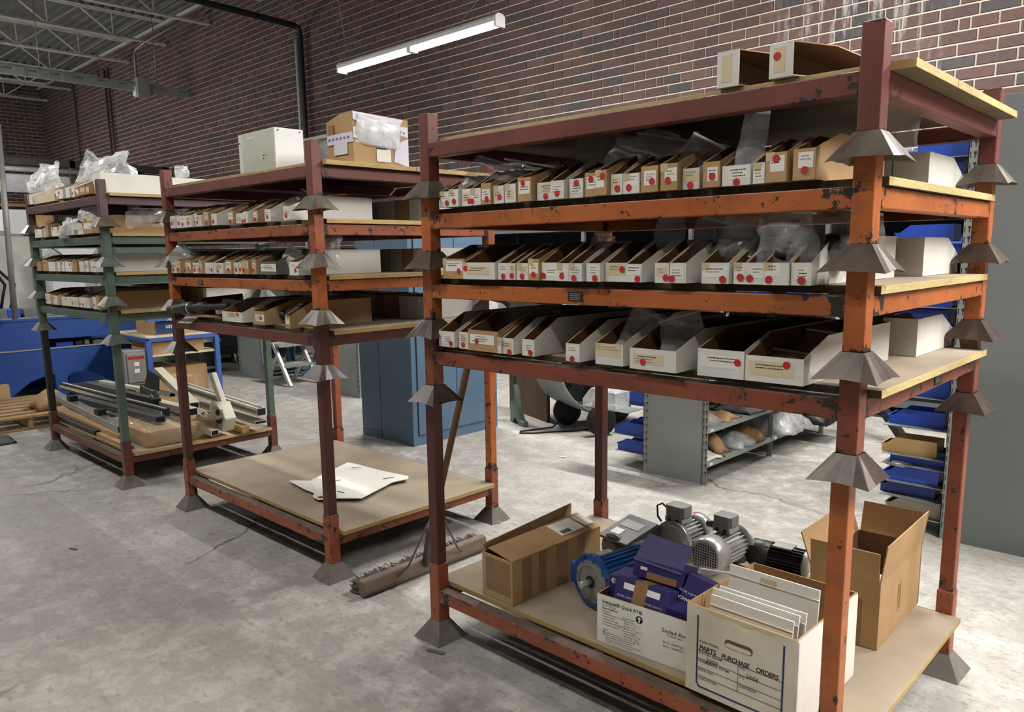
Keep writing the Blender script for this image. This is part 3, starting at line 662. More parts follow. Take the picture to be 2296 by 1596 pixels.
def bag(label, loc, w, h, thick, rot=(0, 0, 0), seed=1, mat='bag_clear', amp=.012, stuffing=None, n=15, zipper=True, group='plastic bags'):
    """plastic pouch: stands in its local xz plane, base at z 0; stuffing = (material, size, z)"""
    t = thing('plastic_bag', label, 'plastic bag', loc, group=group); t.rotation_euler = rot
    def fn(u, v, s):
        x = (u-.5)*w*(1-.12*v*v); z = v*h
        th = thick*(max(0, 1-(2*u-1)**2))**.5*(max(0, math.sin(PI*min(1, .12+v*.95))))*(1-.55*v)
        return (x, (th if s else -th), z)
    b = crumple(n, n, fn, seed, amp*1.25, 11, False)
    for p in b.v: p.z = max(p.z, 0)
    lobj('pouch', b, mat, t)
    if zipper:
        z = MB().bar((-w*.42, -.002, h*.93), (w*.42, .002, h*.93), .003, .006); lobj('zip_strip', z, 'bag_zip', t)
    if stuffing:
        m, sz, zz = stuffing
        c = MB().lathe([(0, .2*sz), (.25*sz, .75*sz), (.7*sz, .8*sz), (1.1*sz, .35*sz)], (0, 0, zz), (.2, .1, 1), 9); lobj('contents', c, m, t)
    return t
# ------------------------------------------------------------------ floor tier of the near stack
DZ = LEV[0]+.0222
card('carton_tape', (172, 134, 92), (150, 114, 76)); plain('tape_brown', (150, 116, 78), .3, var=.1, scale=20); card('ship_label', (232, 230, 222), (220, 216, 206)); plain('ink', (34, 34, 38), .8); plain('ink_blue', (44, 66, 104), .8); plain('ink_green', (52, 104, 58), .8)
card('carton_white', (238, 236, 230), (226, 222, 214)); card('records_white', (224, 218, 200), (190, 180, 158))
# long taped carton
t = thing('long_carton', 'long narrow brown carton with torn tape and shipping label', 'box', (-1.98, 1.886, DZ)); t.rotation_euler = (0, 0, -.03)
w, d, h = .16, .50, .168
b = open_box(w, d, h); lobj('body', b, ['kraft', 'kraft_in_shaded', 'kraft'], t)
b = MB().prism([(w+.001, 0, h), (w+.001, d, h), (.035, d, h+.028), (.035, 0, h+.02)], (0, 0, .004)); f = lobj('flap', b, 'carton_tape', t)
b = MB().prism([(0, .02, h), (0, d, h), (-.006, d+.01, h+.062), (.002, 0, h+.03)], (.004, 0, 0)); lobj('flap', b, ['kraft'], t)
b = MB().prism([(.05, .3, h+.0245), (.135, .3, h+.009), (.135, .43, h+.009), (.05, .43, h+.0255)], (0, 0, .0052)); lb = lobj('shipping_label', b, 'ship_label', f)
for i in range(16):
    y = .312+i*.0034; b = MB().prism([(.106, y, h+.0195), (.13, y, h+.0155), (.13, y+(.0012 if i % 3 else .0022), h+.0155), (.106, y+(.0012 if i % 3 else .0022), h+.0195)], (0, 0, .0006)); lobj('barcode_line', b, 'ink', f)
for k, (y0_, ln) in enumerate(((.05, .05), (.14, .04), (.24, .06), (.36, .045))):
    b = MB().box(w, w+.0008, y0_, y0_+ln, .01*(k % 2), h-.004); lobj('tape', b, 'tape_brown', t)
b = MB().box(.02, w-.01, -.0008, 0, .03, h-.01); lobj('tape', b, 'tape_brown', t)
b = MB().prism([(.05, .445, h+.025), (.13, .445, h+.012), (.135, .49, h+.014), (.06, .49, h+.03)], (0, 0, .005)); lobj('pouch_label', b, 'ship_label', t)
# white packaging carton with printed front
t = thing('printed_carton', 'white packaging carton with green lettering holding purple boxes', 'box', (-1.446, 1.893, DZ)); t.rotation_euler = (0, 0, .07)
w, d, h = .345, .27, .165
lobj('body', open_box(w, d, h), ['carton_white', 'kraft_in_shaded', 'kraft'], t)
X, Z = (1, 0, 0), (0, 0, 1)
def pr(s, x, z, size, mat='ink', **kw): return ltext('lettering', s, t, (x, 0, z), X, Z, size, mat, **kw)
pr('Instapak\u00ae Quick RT\u00ae', .020, .139, .0165, 'ink_green', bold=True)
pr('Foam Packaging', .020, .130, .008, 'print_dark')
pr('Quick Start\u00ae Kit', .020, .1195, .0085, bold=True); pr('Contents:', .020, .110, .008, 'print_dark')
for i, s in enumerate(('18 Bags (3 sizes, 6 of each)', "User's Guide", 'Volumetric Guide', 'Interactive Instructional CD', 'Protective Eyewear')): pr('\u2022 '+s, .020, .101-i*.0092, .0076, 'print_dark')
pr('Product Care:', .098, .107, .0076, 'print_dark')
for i, s in enumerate(('\u2022 Usage Temp.', '  60-80\u00b0 F / 16-27\u00b0 C', '\u2022 Storage Temp.', '  50-100\u00b0 F / 10-38\u00b0 C', 'Product Weight:', '\u2022 Gross: 9 lbs, 4.1 kg', '\u2022 Net: 8 lbs, 3.6 kg', '\u2022 Tare: 1 lb, 0.45 kg')): pr(s, .098, .0985-i*.0088, .0076, 'print_dark')
pr('Safety:', .022, .0465, .0076, 'print_dark')
for i, s in enumerate(('For industrial use only.', 'Before using this product, please read the', "Instapak\u00ae Quick RT\u00ae User's Guide.", 'Always wear protective eyewear while activating', 'Instapak\u00ae Quick RT\u00ae foam packaging.')): pr(s, .033, .038-i*.0075, .0066, 'print_dark')
for i in range(2): lobj('warning_mark', MB().prism([(.024, -.0007, .038-i*.0075), (.030, -.0007, .038-i*.0075), (.027, -.0007, .0435-i*.0075)], (0, .0005, 0)), 'ink', t)
m1 = MB().lathe([(0, .0125), (.0006, .0125)], (.158, -.0001, .120), (0, -1, 0), 20); m = lobj('up_arrow_mark', m1, 'ink', t)
lobj('up_arrow', MB().prism([(.1555, -.001, .110), (.1605, -.001, .110), (.1605, -.001, .122), (.166, -.001, .122), (.158, -.001, .130), (.150, -.001, .122), (.1555, -.001, .122)], (0, .0005, 0)), 'carton_white', m)
pr('Sealed Air', .238, .108, .0195); pr('Product Care', .256, .0985, .0095, 'print_dark')
lobj('logo', MB().prism([(.325, -.0008, .100), (.341, -.0008, .111), (.325, -.0008, .122), (.325, -.0008, .116), (.332, -.0008, .111), (.325, -.0008, .106)], (0, .0006, 0)), 'ink', t)
pr('US - IQHRTUS - 18', .252, .073, .0095); pr('EU - IQHRTEU - 18', .252, .060, .0095)
for z in (.073, .060):
    b = MB()
    for q in ((.243, .249, z, z+.0008), (.243, .249, z+.0055, z+.0063), (.243, .2438, z, z+.006), (.2482, .249, z, z+.006)): b.box(q[0], q[1], -.0008, -.0002, q[2], q[3])
    o = lobj('tick_box', b, 'ink', t); o['kind'] = 'stuff'
# purple product boxes in it
card('purple_card', (48, 40, 100), (38, 31, 86), .55); plain('print_white', (226, 226, 230), .6)
def pbox(label, loc, rot, w, d, h, texts=True, tape=False, lid=None):
    t = thing('product_box', label, 'box', loc, group='purple product boxes'); t.rotation_euler = rot
    lobj('body', MB().box(0, w, 0, d, 0, h), 'purple_card', t, bevel=.0015)
    if texts:
        # print is upside down on the front face
        ltext('lettering', 'G3 di FANTINI GIANCARLO & C.', t, (w*.95, 0, h*.2), (-1, 0, 0), (0, 0, -1), .0135, 'print_white', bold=True, width=.92)
        ltext('lettering', 'Tel. 0577 981620', t, (w*.92, 0, h*.42), (-1, 0, 0), (0, 0, -1), .009, 'print_white')
        ltext('lettering', 'Fax 0577 981629', t, (w*.4, 0, h*.42), (-1, 0, 0), (0, 0, -1), .009, 'print_white')
    if tape:
        lobj('address_label', MB().box(w*.16, w*.84, -.0007, 0, h*.64, h*.84), 'paper_label', t)
        lobj('tape', MB().box(w*.36, w*.6, -.0014, -.0006, .001, h*1.0), 'tape_brown', t); lobj('tape', MB().box(w*.36, w*.6, 0, d, h, h+.0007), 'tape_brown', t)
    return t
bx, by = -1.446, 1.893
pbox('purple box with brown tape strip resting on the white carton rim', (bx+.052, by+.006, DZ+.140), (-.34, .05, .10), .188, .10, .098, tape=True)
q = pbox('purple box with raised open lid above the taped box', (bx+.062, by+.108, DZ+.212), (-.25, .04, .12), .178, .11, .06, texts=False)
lobj('tape', MB().box(.05, .155, -.0008, 0, .002, .024), 'tape_brown', q); lobj('address_label', MB().box(.025, .05, -.0009, 0, .026, .036), 'paper_label', q)
lobj('lid', MB().prism([(-.002, -.004, .052), (.168, -.004, .044), (.172, .05, .128), (.012, .05, .138)], (0, .003, .002)), 'purple_card', q)
q = pbox('tall purple box leaning at the left inside the carton', (bx+.015, by+.045, DZ+.01), (-.06, -.04, .05), .09, .10, .205, texts=False)
lobj('round_logo', MB().lathe([(0, .009), (.0006, .009)], (.018, 0, .187), (0, -1, 0), 16), 'print_white', q); lobj('round_logo', MB().lathe([(0, .0055), (.0009, .0055)], (.0205, 0, .187), (0, -1, 0), 16), 'purple_card', q); lobj('round_logo', MB().lathe([(0, .0028), (.0012, .0028)], (.0185, 0, .187), (0, -1, 0), 12), 'print_white', q)
ltext('lettering', 'G3 di', q, (.052, 0, .198), (0, 0, -1), (1, 0, 0), .013, 'print_white', bold=True); ltext('lettering', 'Tel. 0577', q, (.036, 0, .198), (0, 0, -1), (1, 0, 0), .008, 'print_white')
q = pbox('purple box with white print sloping beside the open lid', (bx+.235, by+.11, DZ+.175), (-.38, .28, .2), .13, .12, .095)
q = pbox('purple box low at the right in the white carton', (bx+.232, by+.034, DZ+.085), (-.05, .06, .08), .10, .10, .095)
q = pbox('purple box at the back corner of the white carton', (bx+.20, by+.165, DZ+.10), (0, .25, .2), .12, .08, .09, texts=False)
# records storage box
t = thing('records_box', 'white records storage box with handwritten label and files', 'box', (-1.086, 1.848, DZ)); t.rotation_euler = (0, 0, -.02)
w, d, h = .330, .395, .265
lobj('body', open_box(w, d, h, .005), ['records_white', 'kraft', 'kraft'], t)
lobj('side_panel', MB().box(w, w+.002, .004, d, .002, h-.006), 'carton_white', t)
def bline(x0, x1, z0, z1, mat='ink_blue', nm='printed_line', y=-.0008): return lobj(nm, MB().box(x0, x1, y, -.0001, z0, z1), mat, t)
bline(.034, .039, .03, .238); bline(.292, .297, .03, .238); bline(.044, .287, .018, .023)
lobj('printed_line', MB().prism([(.034, -.0008, .032), (.044, -.0008, .018), (.046, -.0008, .023), (.039, -.0008, .034)], (0, .0006, 0)), 'ink_blue', t)
lobj('printed_line', MB().prism([(.297, -.0008, .032), (.287, -.0008, .018), (.285, -.0008, .023), (.292, -.0008, .034)], (0, .0006, 0)), 'ink_blue', t)
for z in (.133, .107, .08, .054): bline(.039, .292, z, z+.0012, 'ink_blue')
bline(.165, .1662, .054, .133)
for s, x, z in (('CONTENTS', .043, .158), ('DATED FROM', .043, .124), ('TO', .170, .124), ('NUMBERED FROM', .043, .098), ('TO', .170, .098), ('BOX NO.', .043, .071), ('LOCATION', .043, .045), ('DESTROY', .170, .071)):
    ltext('lettering', s, t, (x, 0, z), X, Z, .0105, 'ink_blue', bold=True, width=1.15)
[ltext('handwriting', s_, t, (x_, 0, .1355), X, Z, z_, 'ink', shear=.1, width=.86, bold=True) for s_, x_, z_ in (('PARTS', .043, .021), ('PURCHASE', .113, .0195), ('ORDERS', .217, .0195))]
ltext('handwriting', '2000', t, (.064, 0, .1045), X, Z, .0185, 'ink', shear=.2, width=1.05); ltext('handwriting', '2006', t, (.188, 0, .1045), X, Z, .0185, 'ink', shear=.2, width=1.05)
hp = [(.165+math.cos(a)*.012+(.030 if math.cos(a) > 0 else -.030), -.0012, .185+math.sin(a)*.012) for a in [2*PI*i/20 for i in range(20)]]
o = lobj('hand_hole', MB().prism(hp, (0, .001, 0)), 'kraft_in_shaded', t)
hp2 = [(x*1.0, y-.0006, .185+(z-.185)*.55-.004) for x, y, z in hp]; lobj('hole_paper', MB().prism([(.165+(x-.165)*.92, y, z) for x, y, z in hp2], (0, .0005, 0)), 'records_white', o)
card('stain', (206, 190, 150), (196, 180, 140))
lobj('tear', MB().prism([(.05, -.0009, .264), (.285, -.0009, .264), (.25, -.0009, .252), (.22, -.0009, .257), (.19, -.0009, .249), (.14, -.0009, .256), (.09, -.0009, .253)], (0, .0006, 0)), 'stain', t)
# files standing in the records box: separate things
def folder(label, y, dx, z1, w=.26, lean=.16, th=.006):
    f = thing('file_board', label, 'folder', (-1.086+.035+dx, 1.855+y, DZ+.012), group='file boards in the records box'); f.rotation_euler = (-lean, 0, -.02)
    lobj('sheet', MB().box(0, w, 0, th, 0, z1), 'carton_white', f, bevel=.001); lobj('fold', MB().box(0, w, -.004, 0, z1-.03, z1-.028), 'white_card', f)
    return f
folder('front low white card file in the records box', .012, .005, .272, .25); folder('second white card file in the records box', .028, .0, .285, .262); folder('third thin white card file in the records box', .044, .012, .289, .262)
f = folder('tall white card file leaning back in the records box', .14, .0, .325, .275, .1); lobj('tape', MB().box(.1, .15, -.0012, 0, .29, .312), 'tape_clear', f)
# open brown carton with raised flaps
t = thing('open_carton', 'open brown carton with raised flaps at the deck end', 'box', (-.968, 2.43, DZ)); t.rotation_euler = (0, 0, .02)
w, d, h = .222, .45, .225; MM = ['kraft', 'kraft_in_shaded', 'kraft']
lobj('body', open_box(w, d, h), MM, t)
flap(t, (w, 0, h), (w, d, h), (.12, 0, 1), .125, ['kraft', 'kraft'], -.004); flap(t, (.01, d, h), (w-.01, d, h), (0, .25, 1), .11, ['kraft', 'kraft']); flap(t, (0, 0, h), (w-.005, 0, h), (0, -.12, 1), .10, ['kraft', 'kraft'], -.004)
flap(t, (0, d, h), (0, 0, h), (-.35, 0, 1), .115, ['kraft', 'kraft'], -.004)
for k, (y, z) in enumerate(((.19, .06), (.205, .06), (.215, .07))): lobj('hand_slot_cut', MB().box(w, w+.0008, y, y+.0022, z, z+.10), 'kraft_in_shaded', t)
lobj('tape', MB().box(.13, .17, -.0008, 0, 0, h*.7), 'tape_brown', t)
b = crumple(9, 9, lambda u, v, s: (.03+u*.16, .06+v*.28, .11+(.05 if s else 0)*math.sin(PI*u)*math.sin(PI*v)), 5, .02); o = obj('crumpled_paper', b, 'paper_label'); o.location = (-.968, 2.43, DZ); tag(o, 'crumpled white paper inside the open brown carton', 'paper')
# ------------------------------------------------------------------ motors
plain('motor_blue', (42, 88, 150), .35, .1, var=.12, scale=10); plain('motor_grey', (150, 150, 146), .5, .3, var=.1); plain('cast_alu', (182, 182, 178), .36, .3, var=.12, scale=12); plain('steel_bright', (200, 200, 196), .25, .5, var=.06, scale=16); plain('cast_dark', (92, 92, 92), .42, .2, var=.12, scale=12); plain('motor_black', (34, 34, 36), .45, .1); plain('box_grey', (132, 132, 132), .4, .15, var=.08)
def finned(r0, r1, y0, y1, n, top_gap=None):
    """star-shaped body: one closed mesh, axis along y"""
    b = MB(); prof = []
    for i in range(n):
        a = 2*PI*i/n
        for da, rr in ((-.30, r0), (-.14, r1), (.14, r1), (.30, r0)):
            ang = a+da*2*PI/n; prof.append((math.cos(ang)*rr, y0, math.sin(ang)*rr))
    return b.prism(prof, (0, y1-y0, 0))
def tbox(t, y, z, w, d, h, mat, x=0):
    """terminal box with chamfered lid"""
    c = .22
    def ring(s, zz): return [(x-w/2*s, y-d/2*(s-2*c*s+0)+0*zz, zz) for _ in (0,)]
    def octa(s, zz):
        a, bq = w/2*s, d/2*s; k = .3
        return [(x-a, y-bq*(1-k), zz), (x-a*(1-k), y-bq, zz), (x+a*(1-k), y-bq, zz), (x+a, y-bq*(1-k), zz), (x+a, y+bq*(1-k), zz), (x+a*(1-k), y+bq, zz), (x-a*(1-k), y+bq, zz), (x-a, y+bq*(1-k), zz)]
    lobj('terminal_base', MB().box(x-w*.46, x+w*.46, y-d*.5, y+d*.5, z-.03, z), 'cast_alu', t, bevel=.004)
    o = lobj('terminal_box', MB().prism(octa(1, z), (0, 0, h)), mat, t, bevel=.003)
    for s in (-1, 1): lobj('cable_port', MB().cyl((x+s*w*.22, y-d*.5-.004, z-.015), (x+s*w*.22, y-d*.5+.01, z-.015), .0095, 14), 'part_black', t)
    return o
# blue flange motor
t = thing('flange_motor', 'blue electric motor with round flange and bare shaft', 'motor', (-1.60, 2.06, DZ+.103), group='electric motors'); t.rotation_euler = (0, 0, -.17)
prof = []
for i in range(48):
    a = 2*PI*i/48; rr = .1 if (i % 6) not in (0,) else .094; prof.append((math.cos(a)*rr, .0, math.sin(a)*rr))
lobj('flange', MB().prism(prof, (0, .016, 0)), 'motor_blue', t, bevel=.002)
prof = []
for i in range(64):
    a = 2*PI*i/64; rr = .077 if (i % 8) < 6 else .07; prof.append((math.cos(a)*rr, -.004, math.sin(a)*rr))
lobj('face_plate', MB().prism(prof, (0, .005, 0)), 'motor_grey', t)
lobj('face_ring', MB().lathe([(0, .062), (0, .064), (.003, .064), (.003, .060)], (0, -.0035, 0), (0, -1, 0), 40, cap=False), 'motor_grey', t); 
for k in range(4):
    a = PI/4+k*PI/2; lobj('face_rib', MB().bar((math.cos(a)*.026, -.0045, math.sin(a)*.026), (math.cos(a)*.06, -.0045, math.sin(a)*.06), .002, .002, up=(0, 1, 0)), 'cast_alu', t)
for k in range(4):
    a = k*PI/2+.4; lobj('bolt_hole', MB().cyl((math.cos(a)*.087, -.001, math.sin(a)*.087), (math.cos(a)*.087, .004, math.sin(a)*.087), .0065, 12), 'part_black', t)
lobj('bearing', MB().lathe([(0, .022), (.003, .022)], (0, -.004, 0), (0, -1, 0), 24), 'part_black', t); lobj('shaft', MB().lathe([(0, .0125), (.046, .0125), (.048, .011)], (0, -.005, 0), (0, -1, 0), 20), 'steel_bright', t)
lobj('finned_body', finned(.064, .078, .016, .235, 26), 'motor_blue', t); lobj('cowl', MB().lathe([(.215, .080), (.30, .082), (.325, .079), (.34, .06)], (0, 0, 0), (0, 1, 0), 30), 'motor_blue', t)
lobj('name_plate', MB().box(-.05, -.02, .06, .13, .063, .0765), 'motor_grey', t); lobj('side_box', MB().box(-.118, -.085, .0, .06, -.04, .04), 'motor_blue', t, bevel=.006)
lobj('tan_tape', MB().lathe([(.24, .0815), (.262, .0823)], (0, 0, 0), (0, 1, 0), 30, cap=False), 'carton_tape', t)
# silver motor with fan guard towards the aisle
def silver(label, loc, rz, guard):
    t = thing('silver_motor', label, 'motor', loc, group='electric motors'); t.rotation_euler = (0, 0, rz)
    if guard:
        lobj('cowl', MB().lathe([(0, .078), (.004, .086), (.02, .092), (.095, .094), (.097, .092)], (0, 0, 0), (0, 1, 0), 36, cap=False), 'steel_bright', t)
        lobj('fan_back', MB().lathe([(.014, .09), (.015, .09)], (0, 0, 0), (0, 1, 0), 30), 'part_black', t)
        g = lobj('fan_guard', MB().lathe([(0, .072), (0, .080)], (0, .001, 0), (0, 1, 0), 30, cap=False), 'cast_alu', t)
        for k in range(-5, 6):
            q = k*.0135; e = math.sqrt(max(0, .076**2-q*q))
            if e > .01: lobj('guard_bar', MB().bar((q, .002, -e), (q, .002, e), .004, .002, up=(0, 1, 0)), 'cast_alu', g); lobj('guard_bar', MB().bar((-e, .003, q), (e, .003, q), .004, .002, up=(0, 1, 0)), 'cast_alu', g)
        lobj('hub', MB().lathe([(0, .014), (.004, .014)], (0, .002, 0), (0, -1, 0), 16), 'cast_dark', t)
        lobj('finned_body', finned(.066, .084, .097, .27, 24), 'cast_alu', t); tbox(t, .19, .118, .105, .09, .055, 'box_grey'); lobj('flange', MB().lathe([(.27, .09), (.275, .108), (.287, .108), (.29, .06)], (0, 0, 0), (0, 1, 0), 32), 'cast_alu', t)
        lobj('cable_gland', MB().lathe([(0, .018), (.03, .018), (.034, .012)], (-.055, .16, .115), (-1, -.3, .1), 14), 'cast_dark', t)
    else:
        lobj('flange', MB().lathe([(0, .07), (.004, .102), (.02, .102), (.024, .09), (.045, .092), (.05, .075)], (0, 0, 0), (0, 1, 0), 36), 'steel_bright', t); lobj('flange_groove', MB().lathe([(.026, .0935), (.034, .0935)], (0, 0, 0), (0, 1, 0), 36, cap=False), 'part_black', t)
        lobj('finned_body', finned(.062, .08, .05, .20, 24), 'cast_alu', t); lobj('cowl', MB().lathe([(.185, .088), (.26, .09), (.275, .08)], (0, 0, 0), (0, 1, 0), 36), 'steel_bright', t)
        tbox(t, .075, .115, .115, .095, .06, 'box_grey', -.01)
        lobj('lead', MB().tube([(-.07, .06, .145), (-.1, .055, .165), (-.125, .045, .15), (-.11, .03, .10), (-.08, .02, .08)], .006, 7), 'cast_dark', t); lobj('sticker', MB().lathe([(0, .0105), (.001, .0105)], (-.012, .235, .0895), (-.13, 0, 1), 16), 'red_dot', t)
    return t
silver('silver motor with round fan guard facing the aisle', (-1.432, 2.555, DZ+.0865), -.05, True).scale = (.8, .8, .8)
silver('silver motor with a grey terminal box and red dot on cowl', (-1.63, 2.635, DZ+.082), -.06, False).scale = (.8, .8, .8)
# dark gear drive
t = thing('gear_drive', 'dark grey gear drive with sloping cover behind the blue motor', 'gearbox', (-1.78, 2.46, DZ)); t.rotation_euler = (0, 0, -.15)
lobj('housing', MB().prism([(-.07, 0, 0), (-.07, .2, 0), (-.07, .2, .13), (-.07, .16, .14), (-.07, -.01, .105)], (.14, 0, 0)), 'cast_dark', t, bevel=.006); lobj('cover', MB().prism([(-.08, -.03, .098), (-.08, .16, .142), (-.08, .16, .152), (-.08, -.03, .108)], (.16, 0, 0)), 'cast_dark', t, bevel=.003)
lobj('output_flange', MB().lathe([(0, .062), (.02, .062), (.022, .03), (.03, .03)], (-.005, -.0, .064), (0, -1, 0), 28), 'cast_dark', t)
for k in range(4): a = k*PI/2+.5; lobj('bolt', MB().cyl((-.005+math.cos(a)*.048, -.025, .064+math.sin(a)*.048), (-.005+math.cos(a)*.048, -.017, .064+math.sin(a)*.048), .006, 8), 'part_black', t)
lobj('label', MB().prism([(-.05, .01, .1165), (.0, .01, .1165), (.0, .05, .1265), (-.05, .05, .1265)], (0, 0, .002)), 'paper_label', t); lobj('label', MB().prism([(-.055, .07, .131), (.05, .07, .131), (.05, .12, .1425), (-.055, .12, .1425)], (0, 0, .002)), 'plate_mark', t)
# small black motor
t = thing('black_motor', 'small black electric motor with silver label lying behind the boxes', 'motor', (-1.37, 2.805, DZ+.058), group='electric motors'); t.rotation_euler = (0, 0, -1.5)
lobj('cowl', MB().lathe([(0, .03), (.006, .048), (.02, .056), (.095, .057)], (0, 0, 0), (0, 1, 0), 28), 'motor_black', t); lobj('finned_body', finned(.045, .055, .095, .225, 24), 'motor_black', t); lobj('end_plate', MB().lathe([(.225, .052), (.235, .05), (.245, .025)], (0, 0, 0), (0, 1, 0), 24), 'cast_alu', t)
lobj('name_plate', MB().box(-.034, .03, .105, .18, .05, .0565), 'motor_grey', t); lobj('screw', MB().cyl((.03, .09, .045), (.036, .09, .055), .005, 8), 'steel_bright', t)
bag('clear plastic bag bulging between silver motor and records box', (-1.26, 2.36, DZ), .16, .16, .04, (.1, 0, .3), 4, 'bag_clear', .016)
# ------------------------------------------------------------------ top of the near stack: two bins lying on their sides
for i, (x, y, rz, lab, dt) in enumerate(((-.985, 1.862, .02, 'white bin tipped on its side on the topmost near deck', False), (-.842, 1.858, -.03, 'white bin with red dot tipped on its side, topmost near deck', True))):
    w = .088 if i == 0 else .08; o = obj('bin_box', bin_body(w, .06, d=.42, hb=.11), KIND['w'][1]); o.rotation_euler = (0, PI/2, rz); o.location = (x-.06, y, LEV[4]+.0222+w); tag(o, lab, 'bin', 'bins tipped on their sides')
    lo = bpy.data.objects.new('label', MB().box(.01, w-.012, -.0007, 0, .012, .04).mesh('label', MATS['tan_label'])); COL.objects.link(lo); lo.parent = o
    if dt: child('sticker', DOT, o, (.03, -.0014, .02))
# ------------------------------------------------------------------ top of the middle stack
TZ = LEV[4]+.0222
plain('enclosure_white', (226, 228, 228), .45, .1, var=.06, scale=3); plain('enclosure_cream', (206, 206, 192), .5, .05, var=.12, scale=4); plain('mesh_alu', (180, 182, 180), .4, .7)
t = thing('steel_enclosure', 'white sheet metal cabinet on the middle stack top', 'cabinet', (-3.86, 2.02, TZ)); w, d, h = .33, .16, .215
lobj('body', MB().box(0, w, 0, d, 0, h), 'enclosure_white', t, bevel=.003); lobj('front_panel', MB().box(.004, w-.004, -.003, 0, .003, h-.003), 'enclosure_cream', t); lobj('side_flange', MB().box(-.035, 0, .0, .004, 0, h-.002), 'enclosure_white', t)
lobj('rating_strip', MB().box(.06, .14, -.004, -.002, h-.035, h-.024), 'enclosure_white', t)
for x, z in ((.22, .09), (.22, .075), (.245, .09), (-.02, .17)): lobj('screw', MB().cyl((x, -.006, z), (x, -.002, z), .0035, 8), 'cast_dark', t)
for y in (.02, .14): lobj('screw', MB().cyl((w, y, h-.012), (w+.003, y, h-.012), .004, 8), 'cast_dark', t)
t = thing('mesh_filter', 'square filter box with silver mesh face on the middle stack', 'filter', (-4.05, 2.47, TZ)); w, d, h = .34, .2, .25
lobj('back', MB().box(.01, w-.01, .02, d, .005, h-.01), 'enclosure_white', t)
for q in ((0, .016, 0, h), (w-.016, w, 0, h), (0, w, 0, .016), (0, w, h-.02, h)): lobj('frame_bar', MB().box(q[0], q[1], 0, d, q[2], q[3]), 'mesh_alu', t)
b = MB()
for i in range(-18, 26):
    for s in (1, -1):
        x0_, z0_ = i*.0145, .016; x1_, z1_ = i*.0145+s*.22, .236
        # clip to the frame
        def cl(xa, za, xb, zb):
            ta, tb = 0, 1; dx = xb-xa
            for lo, hi in ((.016, w-.016),):
                if dx > 0: ta, tb = max(ta, (lo-xa)/dx), min(tb, (hi-xa)/dx)
                else: ta, tb = max(ta, (hi-xa)/dx), min(tb, (lo-xa)/dx)
            return (ta, tb)
        ta, tb = cl(x0_, z0_, x1_, z1_)
        if tb-ta > .04: b.bar((x0_+(x1_-x0_)*ta, .008+s*.001, z0_+(z1_-z0_)*ta), (x0_+(x1_-x0_)*tb, .008+s*.001, z0_+(z1_-z0_)*tb), .004, .0015, up=(0, 1, 0))
o = lobj('wire_mesh', b, 'mesh_alu', t); o['kind'] = 'stuff'
t = thing('taped_carton', 'bulging brown carton wrapped in clear and printed tape', 'box', (-2.972, 2.09, TZ)); w, d, h = .21, .31, .22
b = MB()
b.poly([(-w, 0, 0), (0, 0, 0), (0, d, 0), (-w, d, 0), (-w-.006, .004, h*.9), (-.003, 0, h*1.03), (.004, d, h*.98), (-w, d, h*.95), (-w*.5, -.004, h*1.0), (-w*.5, d*.5, h*1.06)], [(0, 3, 2, 1), (0, 1, 5, 8, 4), (1, 2, 6, 5), (2, 3, 7, 6), (3, 0, 4, 7), (4, 8, 9, 7), (8, 5, 9), (5, 6, 9), (6, 7, 9)]); lobj('body', b, 'kraft', t)
card('tape_printed', (226, 224, 232), (206, 202, 222), .3); plain('ink_violet', (120, 104, 176), .7)
X1 = .0022
def strip(pts, mat='tape_printed', nm='tape'): return lobj(nm, MB().prism([(X1, y, z) for y, z in pts], (.0012, 0, 0)), mat, t)
strip([(.0, h*.86), (d, h*.62), (d, h*.97), (.0, h*1.02)]); strip([(d*.2, h*.55), (d*.66, h*.32), (d*.72, h*.5), (d*.3, h*.72)], 'tape_printed'); strip([(d*.72, 0.02), (d, .0), (d, h*.6), (d*.76, h*.45)], 'tape_printed'); strip([(d*.0, h*.5), (d*.2, h*.5), (d*.18, h*.68), (0, h*.72)], 'tape_printed')
b = crumple(10, 10, lambda u, v, s: (.006+(.018 if s else 0)*math.sin(PI*u)*math.sin(PI*v), .01+u*(d-.05), h*.42+v*h*.55-(1-u)*0+u*-.02), 8, .010); lobj('plastic_pouch', b, 'bag_milky', t)
lobj('document', MB().box(X1, X1+.0015, d*.4, d*.66, h*.07, h*.33), 'ship_label', t); lobj('document_header', MB().box(X1, X1+.002, d*.4, d*.58, h*.32, h*.35), 'ink_blue', t)
for i in range(14): lobj('tape_print', MB().box(X1+.0012, X1+.0018, .02+i*.02, .032+i*.02, h*.9-i*.0035, h*.93-i*.0035), 'ink_violet', t)
lobj('tape', MB().box(-w*.95, .0, -.0052, -.003, h*.42, h*.62), 'tape_printed', t); lobj('tape', MB().box(-w*.7, -w*.2, -.0052, -.003, h*.2, h*.42), 'tape_printed', t); lobj('tape', MB().box(-w*.9, -w*.7, -.0052, -.003, h*.62, h*.82), 'tape_brown', t)
for i in range(6): lobj('tape_print', MB().box(-w*.9+i*.03, -w*.9+i*.03+.016, -.006, -.005, h*.5, h*.55), 'ink_violet', t)
